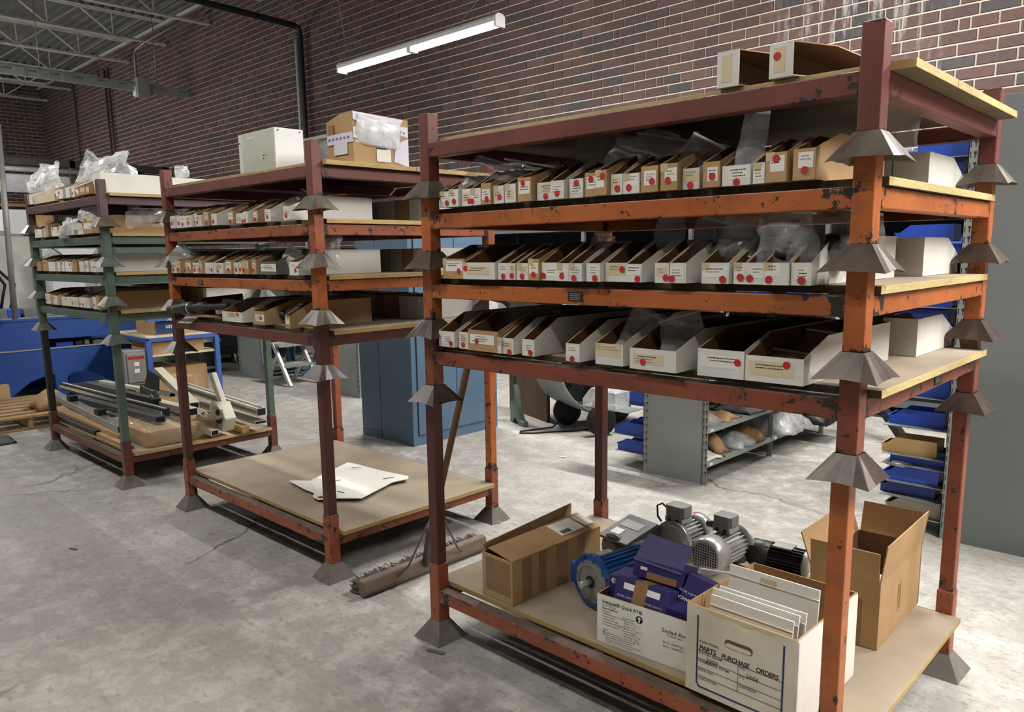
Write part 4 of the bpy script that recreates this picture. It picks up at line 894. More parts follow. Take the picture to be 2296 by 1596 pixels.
# flattened carton on the empty middle deck
pts = [(-3.83, 2.15), (-3.80, 2.17), (-3.71, 2.215), (-3.86, 2.52), (-3.89, 2.585), (-3.83, 2.61), (-3.60, 2.60), (-3.36, 2.635), (-3.32, 2.60), (-3.335, 2.50), (-3.235, 2.225), (-3.26, 2.20), (-3.33, 2.13), (-3.385, 2.06), (-3.46, 2.075), (-3.52, 2.12), (-3.60, 2.11)]
o = obj('flattened_carton', MB().prism([(x, y, DZ+.006+.012*abs(math.sin(x*9))) for x, y in pts], (0, 0, .004)), 'carton_white', off=(-3.55, 2.3, DZ)); tag(o, 'flattened white carton lying on the empty middle deck', 'cardboard')
b = MB()
for a, c in (((-3.62, 2.28), (-3.58, 2.33)), ((-3.75, 2.52), (-3.70, 2.55)), ((-3.42, 2.20), (-3.37, 2.21)), ((-3.42, 2.50), (-3.40, 2.56))): obj('slot', MB().bar((*a, DZ+.024), (*c, DZ+.024), .006, .001), 'part_black', o)
obj('red_print', MB().box(-3.42, -3.385, 2.075, 2.10, DZ+.021, DZ+.0215), 'part_red', o)
# push broom between the stacks
wood('broom_wood', (128, 112, 98), (112, 96, 84), 8, (20, 2, 20)); wood('handle_wood', (132, 96, 58), (108, 76, 44), 5, (30, 30, 3)); plain('bristle', (122, 114, 106), .95, c2=(92, 85, 78), scale=60); plain('wire_grey', (112, 104, 98), .6, .3)
t = thing('push_broom', 'push broom with wide dusty head standing between two stacks', 'broom', (-2.70, 2.21, 0))
lobj('head', MB().prism([(-.02, -.38, .004), (.018, -.38, .002), (.03, -.38, .02), (.012, -.38, .075), (-.022, -.38, .08)], (0, .76, 0)), 'broom_wood', t, bevel=.008)
b = MB(); rr = random.Random(5)
for i in range(1700):
    z_, y = rr.uniform(.012, .062), rr.uniform(-.372, .372); b.bar((-.018, y, z_), (-.082+rr.uniform(-.015, .012), y+rr.uniform(-.015, .015), max(.003, z_+rr.uniform(-.025, .012))), .003, .003)
o = lobj('bristles', b, 'bristle', t); o['kind'] = 'stuff'
lobj('socket', MB().cyl((.015, -.02, .05), (.075, -.032, .25), .02, 12), 'cast_dark', t); lobj('handle', MB().cyl((.045, -.027, .15), (.475, -.09, 1.22), .0145, 14), 'handle_wood', t)
for s in (-1, 1): lobj('brace_wire', MB().tube([(.026, s*.2, .05), (.05, s*.15, .09), (.07, s*.06, .25), (.075, -.03, .29)], .005, 6), 'wire_grey', t)
# ------------------------------------------------------------------ behind the racks
plain('cab_blue', (92, 116, 140), .5, .1, var=.1, scale=2, c2=(82, 106, 130)); plain('seam_dark', (34, 40, 48), .8); plain('shelf_grey', (150, 156, 154), .5, .2, var=.1, scale=3); plain('panel_grey', (116, 121, 122), .5, .15, var=.05, scale=2); plain('shelf_dark', (88, 92, 92), .6, .2); plain('bin_blue', (44, 84, 200), .35, var=.08); plain('bin_blue_dark', (30, 58, 150), .4); plain('bin_tan', (196, 164, 110), .5); plain('bin_stone', (176, 170, 152), .5)
# blue steel cabinets, back to back
t = thing('steel_cabinet', 'blue steel cabinet with double doors facing the bright aisle', 'cabinet', (-4.82, 4.155, 0), group='blue cabinets')
xa, xb, ya, yb, h = -5.03, -4.62, 3.69, 4.62, 1.80
obj('body', MB().box(xa, xb, ya, yb, .0, h), 'cab_blue', t, bevel=.004)
for i, (y0_, y1_) in enumerate(((ya+.05, ya+.455), (ya+.46, yb-.05))):
    d_ = obj('door', MB().box(xb-.004, xb+.012, y0_, y1_, .085, h-.06), 'cab_blue', t, bevel=.003); obj('edge_gap', MB().box(xb-.002, xb+.002, y0_-.005, y1_+.005, .08, h-.055), 'seam_dark', t)
    if i: obj('handle', MB().box(xb+.012, xb+.03, ya+.49, ya+.51, .85, 1.0), 'steel_bright', d_)
t = thing('steel_cabinet', 'dark side of the blue cabinet standing behind its twin', 'cabinet', (-5.17, 4.155, 0), group='blue cabinets')
obj('body', MB().box(-5.30, -5.036, ya+.002, yb, 0, h-.004), 'cab_blue', t, bevel=.004); obj('base_rail', MB().box(-5.29, -5.04, ya-.004, ya+.002, .0, .05), 'cab_blue', t)
SLOT = MB().poly([(0, 0, 0), (.004, 0, 0), (.004, 0, .016), (.008, 0, .02), (.008, 0, .03), (-.004, 0, .03), (-.004, 0, .02), (0, 0, .016)], [(0, 1, 2, 3, 4, 5, 6, 7)]).mesh('slot', MATS['part_black']); SLIT = MB().poly([(0, 0, 0), (.004, 0, 0), (.004, 0, .03), (0, 0, .03)], [(0, 1, 2, 3)]).mesh('slot', MATS['part_black'])
def upright(t, x, y, h, w=.038, slots=True, d=.04):
    p = obj('upright', MB().box(x-w/2, x+w/2, y, y+.003, 0, h).box(x-w/2, x-w/2+.003, y, y+d, 0, h), 'shelf_grey', t)
    if slots:
        z = .06
        while z < h-.04: child('slot', SLOT, p, Vector((x+.008, y-.001, z))-parent_origin(p)); child('slot', SLIT, p, Vector((x-.012, y-.001, z))-parent_origin(p)); z += .05
    return p
def row(label, x0, x1, y0, bays, h, zs, endlab=None, bay=.93):
    t = thing('steel_shelving', label, 'shelving', ((x0+x1)/2, y0, 0), group='grey steel shelving')
    obj('end_panel', MB().box(x0+.005, x1-.005, y0+.004, y0+.007, .0, h), 'shelf_grey', t)
    upright(t, x0+.02, y0, h); upright(t, x1-.02, y0, h)
    for k in range(bays):
        ya, yb = y0+.01+k*bay, y0+(k+1)*bay
        for z in zs:
            s = obj('shelf', MB().box(x0+.03, x1-.005, ya, yb, z-.028, z), 'shelf_grey', t)
            obj('price_tag', MB().box(x1-.0045, x1-.003, ya+.03, ya+.07, z-.02, z-.005), 'paper_label', s)
        upright(t, x1-.02, yb, h, slots=False)
        obj('back_panel', MB().box(x0+.02, x0+.024, ya, yb, .08, h), 'shelf_dark', t)
    return t
SH_A = row('grey steel shelving row with slotted uprights seen under the near stack', -2.89, -2.40, 4.285, 2, 1.02, (.142, .365, .70))
t = SH_B = row('tall grey shelving row whose plain end panel stands behind the right', -1.045, -.30, 4.27, 1, 2.185, (.15, .6, 1.1, 1.6)); 
obj('dented_sheet', MB().box(-.985, -.30, 4.258, 4.269, 0, 2.18), 'panel_grey', t)
row('grey shelving end with tags beside the blue cabinets', -7.13, -6.67, 4.63, 1, 1.45, (.2, .6, 1.0)); row('grey sheet steel shelving end left of the step ladder', -9.28, -8.67, 4.61, 1, 1.2, (.2, .6))
# paper and poly bags lying on the shelving
def lump(name, label, cat, loc, sx, sy, sz, mat, seed, amp=.02, group=None):
    b = crumple(9, 9, lambda u, v, s: ((u-.5)*sx, (v-.5)*sy, (sz if s else 0)*(math.sin(PI*u)*math.sin(PI*v))**.6), seed, amp)
    for p in b.v: p.z = max(p.z, .001)
    o = obj(name, b, mat); o.location = loc; return tag(o, label, cat, group)
for i, (y, z, sx, sy, sz, m, lab) in enumerate(((4.42, .142, .3, .24, .05, 'paper_label', 'pale crumpled paper packet at the front of the lower shelf'), (4.62, .142, .24, .12, .12, 'kraft', 'torn brown paper wrap hanging off the lower shelf'), (4.86, .142, .3, .26, .08, 'bag_milky', 'milky poly bag in the middle of the lower shelf'), (5.1, .142, .3, .2, .1, 'kraft', 'crumpled brown paper bag by the second upright'),
                                                (4.42, .365, .28, .24, .1, 'bag_thick', 'clear poly bag at the front of the upper steel shelf'), (4.68, .365, .26, .22, .04, 'kraft', 'flat brown packet on the upper steel shelf'), (5.0, .365, .34, .3, .06, 'grey_card', 'dusty grey packet far along the upper steel shelf'), (5.55, .142, .5, .5, .2, 'bag_milky', 'large milky poly bag of parts in the second shelf bay'))):
    lump('packet', lab, 'packet', (-2.56, y, z+.001), sx, sy, sz, m, i+20, .03, 'packets on the grey shelving')
lump('packet', 'black bundle at the end of the second shelf bay', 'packet', (-2.5, 5.95, .143), .5, .3, .14, 'part_black', 44)
# blue stacking bins on the shelving sides
def sbin(label, loc, rz, mat='bin_blue', L=.27, w=.14, h=.085, cat='parts bin'):
    t = thing('parts_bin', label, cat, loc, rotz=rz, group='plastic parts bins')
    b = MB(); tt = .004
    o_ = [(0, -w/2), (L, -w/2), (L, w/2), (0, w/2)]; f = lambda x: h if x > .07 else h*.5+(x/.07)*h*.5
    pts = [0, .07, L]
    for s in (-1, 1):
        y = s*w/2; b.prism([(0, y, 0), (L, y, 0), (L, y, h), (.07, y, h), (.02, y, h*.55), (0, y, h*.55)], (0, -s*tt, 0))
    b.box(0, L, -w/2+tt, w/2-tt, 0, tt); b.box(0, tt, -w/2+tt, w/2-tt, 0, h*.55); b.box(L-tt, L, -w/2+tt, w/2-tt, 0, h); o = lobj('body', b, mat, t); 
    lobj('rim', MB().box(-.006, .004, -w/2-.003, w/2+.003, h*.48, h*.56), mat, t); lobj('card_slot', MB().box(-.002, 0, -w*.25, w*.25, h*.1, h*.4), 'bin_blue_dark' if 'blue' in mat else mat, t)
    return t
for i, (z, m) in enumerate(((1.93, 'bin_blue'), (1.84, 'bin_blue_dark'), (1.52, 'bin_blue'), (1.42, 'bin_blue'), (1.19, 'bin_blue'), (1.09, 'bin_blue_dark'), (.72, 'bin_blue'), (.555, 'bin_blue'), (.40, 'bin_tan'), (.345, 'bin_blue'), (.25, 'bin_blue'), (.17, 'bin_blue_dark'), (.075, 'bin_stone'))):
    obj('bin_ledge', MB().box(-1.36, -1.046, 4.30, 4.52, z-.0045, z-.0005), 'shelf_grey', SH_B)
    sbin('%s parts bin on the right shelving side, %s from its top' % ({'bin_tan': 'tan', 'bin_stone': 'stone grey'}.get(m, 'blue'), ORD[i]), (-1.33-.02*(i % 3), 4.40+.02*(i % 2), z), 0, m)
lump('packet', 'white folded paper stuck in a blue bin by the shelving', 'paper', (-1.27, 4.38, .335), .12, .14, .03, 'paper_label', 61)
for i, (y, z, m) in enumerate(((4.45, .44, 'bin_blue'), (4.40, .23, 'bin_blue'), (4.44, .10, 'bin_blue'), (4.62, .23, 'bin_blue_dark'))):
    obj('bin_ledge', MB().box(-3.17, -2.889, y-.09, y+.09, z-.0045, z-.0005), 'shelf_grey', SH_A)
    sbin('blue parts bin hung on the low grey shelving, %s of four' % ORD[i], (-3.16, y, z), 0, m)
obj('bin_ledge', MB().box(-3.29, -2.889, 4.10, 4.29, .4355, .4395), 'shelf_grey', SH_A)
t = thing('clear_tray', 'clear plastic lidded tray with white latch on low shelving', 'tray', (-3.16, 4.12, .44)); lobj('body', MB().prism([(-.12, 0, 0), (.16, 0, 0), (.16, 0, .11), (-.05, 0, .13), (-.12, 0, .05)], (0, .16, 0)), 'bag_milky', t); lobj('latch', MB().box(-.03, .03, -.008, .0, -.005, .05), 'part_white', t)
# drum fan
plain('fan_grey', (140, 146, 146), .45, .25, var=.1, scale=3); plain('rubber', (26, 26, 28), .8)
ax = Vector((.93, -.36, 0)).normalized(); c = Vector((-4.05, 5.22, .60))
t = thing('drum_fan', 'large grey drum fan on black wheels behind the near stack', 'fan', (c.x, c.y, 0))
obj('drum', MB().lathe([(-.25, .44), (-.24, .47), (.22, .47), (.25, .45), (.24, .44), (-.23, .44)], c, ax, 40, cap=False), 'fan_grey', t)
g = obj('grille', MB().lathe([(.235, .44), (.24, .445)], c, ax, 40, cap=False), 'rubber', t)
for k in range(1, 15):
    r_ = .03*k; u = ax.cross(Vector((0, 0, 1))).normalized(); n_ = Vector((0, 0, 1))
    obj('grille_ring', MB().tube([c+ax*.24+(u*math.cos(a)+n_*math.sin(a))*r_ for a in [2*PI*i/28 for i in range(28)]], .003, 4, closed=True), 'rubber', g)
obj('fan_back', MB().lathe([(-.2, .43), (-.19, .43)], c, ax, 30), 'rubber', t)
for k in range(5):
    a = 2*PI*k/5; u = ax.cross(Vector((0, 0, 1))).normalized(); n_ = Vector((0, 0, 1)); e = u*math.cos(a)+n_*math.sin(a); f_ = u*math.cos(a+.5)+n_*math.sin(a+.5)
    obj('blade', MB().prism([c+e*.07, c+e*.40, c+f_*.40+ax*.08, c+f_*.08+ax*.05], ax*.004), 'rubber', t)
for p in ((-3.73, 4.93, .13), (-4.2, 5.06, .13), (-3.95, 5.45, .13)): obj('wheel', MB().lathe([(-.03, .09), (-.025, .125), (.025, .125), (.03, .09)], p, (.9, -.4, 0), 24), 'rubber', t); obj('fork', MB().bar((p[0], p[1], .13), (p[0]*.6+c.x*.4, p[1]*.6+c.y*.4, .22), .04, .02), 'fan_grey', t)
o = obj('power_cable', MB().tube([(-4.12, 5.0, .3), (-4.13, 4.95, .12), (-4.2, 4.87, .015), (-4.28, 4.72, .008), (-4.33, 4.60, .008), (-4.29, 4.55, .008), (-4.2, 4.62, .008), (-4.12, 4.75, .008), (-4.0, 4.9, .008), (-3.9, 5.1, .008)], .007, 6), 'rubber', off=(-4.2, 4.7, 0)); tag(o, 'black power cable looped on the floor by the fan', 'cable')
wood('brown_ply', (112, 84, 62), (92, 68, 50), 3, (8, 8, 1)); t = thing('plywood_sheet', 'brown plywood sheet standing on edge beside the fan', 'board', (-4.75, 5.2, 0)); obj('sheet', MB().prism([(-5.08, 5.25, 0), (-4.40, 5.02, 0), (-4.40, 5.02, 1.05), (-5.08, 5.25, 1.05)], (.01, .03, 0)), 'brown_ply', t)
plain('cast_green', (112, 138, 122), .5, .1); t = thing('bench_leg', 'pale green cast iron bench leg beside the blue cabinet', 'leg stand', (-4.62, 4.83, 0)); obj('column', MB().cyl((-4.66, 4.86, .2), (-4.66, 4.86, .95), .03, 12), 'cast_dark', t)
obj('foot_casting', MB().prism([(-4.70, 4.86, .0), (-4.70, 4.86, .34), (-4.62, 4.83, .34), (-4.60, 4.82, .28), (-4.56, 4.80, .14), (-4.50, 4.775, .05), (-4.44, 4.75, .04), (-4.44, 4.75, .0), (-4.52, 4.78, .0), (-4.6, 4.815, .06), (-4.64, 4.83, .0)], (.02, .05, 0)), 'cast_green', t, bevel=.006)
# step ladder and hose
plain('ladder_alu', (206, 206, 200), .4, .4, var=.08); plain('ladder_tread', (150, 152, 148), .7)
t = thing('step_ladder', 'folding aluminium two-step ladder standing on the floor', 'ladder', (-8.1, 4.7, 0))
for dy in (0, .36):
    obj('front_rail', MB().bar((-7.87, 4.52+dy, 0), (-8.28, 4.56+dy, .46), .03, .055), 'ladder_alu', t); obj('rear_rail', MB().bar((-8.5, 4.58+dy, 0), (-8.18, 4.56+dy, .36), .025, .04), 'ladder_alu', t)
obj('tread', MB().box(-8.32, -8.02, 4.54, 4.92, .21, .235), 'ladder_tread', t, bevel=.004); obj('tread', MB().box(-8.42, -8.14, 4.55, 4.93, .44, .475), 'ladder_tread', t, bevel=.004); obj('tread_edge', MB().box(-8.02, -8.012, 4.54, 4.92, .205, .24), 'ladder_alu', t); obj('tread_edge', MB().box(-8.14, -8.132, 4.55, 4.93, .435, .48), 'ladder_alu', t); obj('cross_tube', MB().cyl((-8.4, 4.58, .1), (-8.4, 4.94, .1), .012, 8), 'ladder_alu', t)
plain('hose_blue', (70, 112, 140), .3, var=.1); b = MB(); pts = []
for i in range(150): a = i*.28; r_ = .21+.035*math.sin(i*.37); pts.append((-8.5+.05*math.sin(i*.13), 5.1+r_*math.cos(a), .28+r_*1.0*math.sin(a)))
o = obj('coiled_hose', MB().tube([(x, y, max(z, .02)) for x, y, z in pts], .018, 6), 'hose_blue', off=(-8.5, 5.1, 0)); tag(o, 'coil of clear blue hose behind the step ladder', 'hose')
# dark tool trolley, bin and blue bench
t = thing('tool_trolley', 'dark rolling tool trolley on casters behind the bench', 'trolley', (-10.6, 4.95, 0)); obj('body', MB().box(-11.0, -10.35, 4.65, 5.5, .14, .75), 'motor_black', t, bevel=.01); obj('tray_top', MB().box(-11.02, -10.33, 4.63, 5.52, .75, .8), 'shelf_dark', t)
for z in (.3, .45, .6): obj('drawer', MB().box(-10.352, -10.34, 4.68, 5.47, z-.06, z+.06), 'part_black', t)
for y in (4.75, 5.1, 5.4): obj('caster', MB().lathe([(-.018, .055), (-.014, .068), (.014, .068), (.018, .055)], (-10.38, y, .069), (.2, 1, 0), 18), 'cast_alu', t); obj('caster_fork', MB().box(-10.42, -10.36, y-.03, y+.03, .07, .15), 'rubber', t)
t = thing('waste_bin', 'black plastic tub with grey rim under the bench end', 'bin', (-9.9, 4.45, 0)); obj('tub', MB().prism([(-10.05, 4.30, 0), (-9.75, 4.30, 0), (-9.75, 4.58, 0), (-10.05, 4.58, 0)], (0, 0, .42)), 'motor_black', t, bevel=.02); obj('rim', MB().box(-10.08, -9.72, 4.27, 4.61, .40, .44), 'shelf_grey', t); obj('base_rim', MB().box(-10.07, -9.73, 4.28, 4.60, .05, .08), 'shelf_grey', t)
plain('bench_blue', (64, 100, 176), .5, var=.06); wood('bench_top', (226, 216, 188), (206, 194, 162), 3, (2, 8, 8)); t = thing('work_bench', 'blue steel frame bench stacked with cartons beside the far stack', 'bench', (-8.6, 3.5, 0))
for x in (-8.2, -9.1):
    for y in (3.1, 3.83): obj('leg', MB().box(x-.025, x+.025, y-.025, y+.025, 0, .64), 'bench_blue', t)
for y in (3.1, 3.83): obj('rail', MB().box(-9.1, -8.2, y-.02, y+.02, .63, .67), 'bench_blue', t)
for x in (-8.2, -9.1): obj('rail', MB().box(x-.02, x+.02, 3.1, 3.83, .63, .67), 'bench_blue', t); obj('upper_rail', MB().box(x-.02, x+.02, 3.1, 3.83, .84, .88), 'bench_blue', t)
obj('top_board', MB().box(-9.12, -8.18, 3.08, 3.85, .671, .69), 'bench_top', t); obj('lower_shelf', MB().box(-9.1, -8.2, 3.1, 3.83, .47, .49), 'bench_top', t)
def carton(label, x0, x1, y0, y1, z0, z1, mat='kraft', seam=True, pr=None):
    t = thing('carton', label, 'box', ((x0+x1)/2, (y0+y1)/2, z0), group='brown cartons'); obj('body', MB().box(x0, x1, y0, y1, z0, z1), mat, t, bevel=.003)
    if seam: obj('tape', MB().box(x0+.0, x1+.001, (y0+y1)/2-.025, (y0+y1)/2+.025, z1-.05, z1+.001), 'tape_clear', t)
    return t
t = carton('carton with blue printed end on the blue bench', -8.75, -8.22, 3.2, 3.62, .691, .84); obj('printed_panel', MB().box(-8.2205, -8.2185, 3.2, 3.42, .70, .835), 'ink_blue', t)
text('lettering', 'um', t, (-8.2180, 3.30, .76), (0, 1, 0), (0, 0, 1), .07, 'print_white', bold=True); text('lettering', 'Drill\nTools\nAccessories', t, (-8.2180, 3.45, .80), (0, 1, 0), (0, 0, 1), .022, 'ink')
carton('flat brown carton on the lower bench shelf', -8.8, -8.23, 3.15, 3.7, .491, .62); carton('dark brown carton under the blue bench', -8.9, -8.3, 3.2, 3.75, .0, .33); t = carton('small open tan carton behind the metal profiles', -8.0, -7.75, 2.95, 3.35, 0, .3)
# blue machine
def mpt(y, z): return (y*.979, max(0, 1.494+(z-1.494)*.979))
plain('machine_blue', (36, 76, 150), .45, var=.1, scale=2, c2=(28, 62, 128)); t = thing('blue_machine', 'large blue machine frame with long slot at the far left', 'machine', (-9.6, 2.4, 0)); XM = -9.2
out = [(1.0, .878), (3.52, .79), (3.50, .40), (3.16, .40), (3.15, .09), (3.05, .16), (2.9147, .2257), (2.82, .25), (2.7243, .2489), (2.66, .2), (2.66, -.02), (2.55, -.02), (2.5373, .244), (2.42, .23), (2.3038, .1917), (2.1157, .0556), (2.05, -.02), (1.0, -.02)]
lower = [p for p in out]
def face(pts, d=.06, nm='panel', m='machine_blue', x=XM): return obj(nm, MB().prism([(x, *mpt(*p)) for p in pts], (-d, 0, 0)), m, t)
face([(1.0, .64), (2.515, .6366), (2.515, .878), (1.0, .878)]); face([(2.515, .6366), (3.137, .631), (3.52, .62), (3.52, .79), (2.515, .862)]); face([(3.137, .631), (3.128, .5316), (3.5, .4), (3.52, .62)])
face([(1.0, .545), (2.512, .5421), (3.128, .5316), (3.5, .4), (3.16, .40), (3.15, .09), (3.05, .16), (2.9147, .2257), (2.82, .25), (2.7243, .2489), (2.66, .2), (2.66, -.02), (2.55, -.02), (2.5373, .244), (2.42, .23), (2.3038, .1917), (2.1157, .0556), (2.05, -.02), (1.0, -.02)], .12, 'lower_panel')
face([(1.0, .545), (2.512, .5421), (2.51, .6366), (1.0, .64)], .05); obj('top_plate', MB().box(-10.3, XM+.01, 1.0, 3.42, .86, .885), 'machine_blue', t); obj('edge_strip', MB().box(XM+.002, XM+.008, 1.0, 3.04, .875, .90), 'shelf_grey', t); obj('edge_strip', MB().box(XM+.002, XM+.01, 1.0, 3.04, .548, .562), 'shelf_grey', t); obj('rear_panel', MB().box(-10.3, -10.25, 1.0, 3.4, 0, .86), 'machine_blue', t); obj('inner_floor', MB().box(-10.2, XM-.07, 2.45, 3.2, .50, .53), 'machine_blue', t)
def smallbox(nm, label, cat, x0, x1, y0, y1, z0, z1, mat):
    o = obj(nm, MB().box(x0, x1, y0, y1, z0, z1), mat, off=((x0+x1)/2, (y0+y1)/2, z0), bevel=.006); return tag(o, label, cat)
smallbox('tool_case', 'small blue case in the slot of the blue machine', 'case', -9.5, -9.28, 2.55, 2.72, .531, .60, 'bin_blue'); smallbox('tool_case', 'small black case in the slot of the blue machine', 'case', -9.5, -9.28, 2.74, 2.82, .531, .605, 'part_black'); smallbox('tool_case', 'small green box in the slot of the blue machine', 'case', -9.5, -9.28, 2.92, 3.08, .531, .60, 'cast_green'); smallbox('wood_block', 'tan wooden block in the slot of the blue machine', 'block', -9.45, -9.3, 2.84, 2.89, .531, .61, 'bin_tan')
for i, (y, w_, m, lab) in enumerate(((1.95, .2, 'part_grey', 'grey switch box on top of the blue machine'), (2.3, .16, 'part_grey', 'second grey box on top of the blue machine'), (2.15, .12, 'bin_blue', 'small blue tray on top of the blue machine'))): smallbox('control_box', lab, 'control box', -9.6, -9.35, y, y+w_, .886, .98, m)
for i in range(9):
    a = rnd.uniform(-.5, .5); x, y = -9.4-rnd.random()*.3, 1.85+i*.13; o = obj('hand_tool', MB().bar((x, y, .90), (x+.1*math.sin(a)-.05, y+.2*math.cos(a), .905), .014, .012), 'steel_bright' if i % 2 else 'bin_blue_dark', off=(x, y, .89)); tag(o, 'loose hand tool on the machine top, %s along its edge' % ORD[i], 'tool', 'hand tools')
# grey electrical switch box
t = thing('switch_box', 'grey electrical switch box with red stripe beside the far stack', 'electrical box', (-8.2, 2.96, 0)); obj('case', MB().box(-8.35, -8.2, 2.85, 3.08, .2, .56), 'shelf_grey', t, bevel=.006); obj('door', MB().box(-8.2, -8.185, 2.875, 3.055, .23, .53), 'motor_grey', t, bevel=.004); obj('red_stripe', MB().box(-8.186, -8.1835, 2.885, 3.045, .47, .50), 'part_red', t); obj('stand', MB().box(-8.3, -8.24, 2.9, 3.03, 0, .2), 'shelf_dark', t); obj('yellow_post', MB().box(-8.19, -8.17, 2.93, 2.97, 0, .2), 'part_yellow', t)
for z in (.40, .33): obj('label', MB().box(-8.186, -8.1835, 2.94, 2.99, z, z+.04), 'paper_label', t)
# white machine cabinet with hoses
t = thing('machine_cabinet', 'white machine cabinet with hoses at the far left edge', 'cabinet', (-11.2, 2.4, 0)); obj('body', MB().box(-11.6, -11.0, 1.6, 2.86, .7, 1.78), 'enclosure_cream', t, bevel=.02); obj('head', MB().box(-11.5, -11.0, 2.62, 2.86, 1.80, 2.1), 'enclosure_white', t, bevel=.01); obj('collar', MB().box(-11.55, -11.02, 1.7, 2.8, 1.76, 1.84), 'shelf_grey', t); obj('side_door', MB().box(-11.6, -11.02, 2.862, 2.88, .75, 1.7), 'enclosure_white', t)
for k in range(4):
    y0_ = 2.2+.1*k; obj('hose', MB().tube([(-10.7, y0_, .92), (-10.75, y0_+.08, 1.2), (-10.85, y0_+.1-.1*k, 1.55), (-10.9, y0_-.15, 1.86), (-10.95, y0_-.32, 1.7), (-10.9, y0_-.45+.05*k, 1.3)], .018, 7), 'rubber', t)
o = obj('support_pole', MB().cyl((-9.0, 2.175, 2.8), (-9.0, 2.13, .9), .028, 12), 'motor_grey', off=(-9.0, 2.1, .6)); tag(o, 'slanting grey pole rising by the machine at far left', 'pole')
smallbox('teal_cabinet', 'teal green machine housing glimpsed between the green tiers', 'machine', -11.9, -11.3, 3.0, 5.0, 0, 1.75, 'cast_green'); smallbox('pale_cabinet', 'pale blue grey cabinet glimpsed through the far stack', 'cabinet', -10.9, -10.6, 2.95, 3.5, 0, 1.62, 'enclosure_white'); smallbox('dark_cabinet', 'dark navy equipment cabinet behind the middle stack', 'cabinet', -13.0, -12.0, 4.6, 7.0, 0, 1.62, 'seam_dark')
# pallets on the floor
wood('pallet_wood', (176, 146, 104), (150, 120, 82), 4, (3, 14, 14)); t = thing('wooden_pallet', 'worn wooden pallet on the floor left of the far stack', 'pallet', (-8.2, 1.85, 0))
for y in (1.45, 1.85, 2.25): obj('stringer', MB().box(-8.9, -7.7, y-.02, y+.02, .02, .11), 'pallet_wood', t)
for i in range(7): x = -8.88+i*.18; obj('deck_board', MB().box(x, x+.11, 1.42, 2.28, .111, .13), 'pallet_wood', t)
for i in range(3): x = -8.85+i*.52; obj('bottom_board', MB().box(x, x+.1, 1.42, 2.28, .0, .019), 'pallet_wood', t)
lump('scrap_paper', 'crumpled brown wrapping on the wooden pallet', 'paper', (-8.0, 2.1, .131), .35, .3, .18, 'kraft', 71); carton('brown carton standing behind the wooden pallet', -9.05, -8.95, 1.5, 2.0, 0, .25)
lump('scrap', 'dark heap of scrap at the left floor edge', 'scrap', (-7.4, 1.48, .001), .35, .3, .05, 'shelf_dark', 77)
# far storage frame
plain('far_steel', (70, 68, 66), .6); plain('far_sheet', (226, 232, 240), .4); wood('far_wood', (120, 92, 66), (98, 74, 52)); t = thing('storage_frame', 'dark storage frame with white sheet roof at the far end', 'rack', (-18, 5.8, 0))
for y in (3.6, 5.6, 7.5):
    for x in (-18, -19.4): obj('post', MB().box(x-.05, x+.05, y-.05, y+.05, 0, 3.5), 'far_steel', t)
for x in (-18, -19.4): obj('beam', MB().box(x-.05, x+.05, 3.5, 7.6, 3.36, 3.5), 'far_steel', t); obj('pipe', MB().cyl((x+.08, 3.4, 3.27), (x+.08, 7.5, 3.27), .05, 10), 'motor_grey', t)
obj('white_sheet', MB().prism([(-18.05, 3.5, 3.18), (-18.05, 7.3, 3.18), (-18.35, 7.3, 2.85), (-18.35, 3.5, 2.85)], (-.02, 0, 0)), 'far_sheet', t)
for z in (1.3, 2.1, 2.6): obj('shelf_board', MB().box(-19.4, -18, 3.6, 7.5, z-.06, z), 'far_wood', t)
for i, y in enumerate((4.0, 4.7, 5.9, 6.6)): carton('brown carton on the far storage frame, %s along' % ORD[i], -18.9, -18.2, y, y+.5, 2.101, 2.45)
# leaning bar, floor bits
o = obj('leaning_bar', MB().bar((-1.78, 6.16, .03), (-2.55, 6.3, .95), .07, .05), 'rubber', off=(-1.78, 6.16, 0)); tag(o, 'dark square bar leaning in the aisle behind the near stack', 'bar')
for i, (u_, p, sz, m, lab) in enumerate(((0, (-2.93, 2.90), .05, 'kraft', 'small brown card scrap by the middle stack foot'), (1, (-2.10, 1.735), .07, 'part_grey', 'thin dark sliver at the near stack front foot'), (2, (-1.9, 5.6), .12, 'steel_bright', 'steel rod lying in the aisle by the blue bins'), (3, (-1.75, 5.9), .1, 'rubber', 'black handled tool on the aisle floor'), (4, (-3.55, 4.2), .06, 'paper_label', 'white paper scrap on the floor beside blue bins'), (5, (-4.3, 1.15), .05, 'part_grey', 'dark chip on the open floor in front'))):
    o = obj('floor_scrap', MB().bar((p[0]-sz/2, p[1], .004), (p[0]+sz/2, p[1]+sz*.3, .004), sz*.25, .004), m, off=(p[0], p[1], 0)); tag(o, lab, 'scrap')
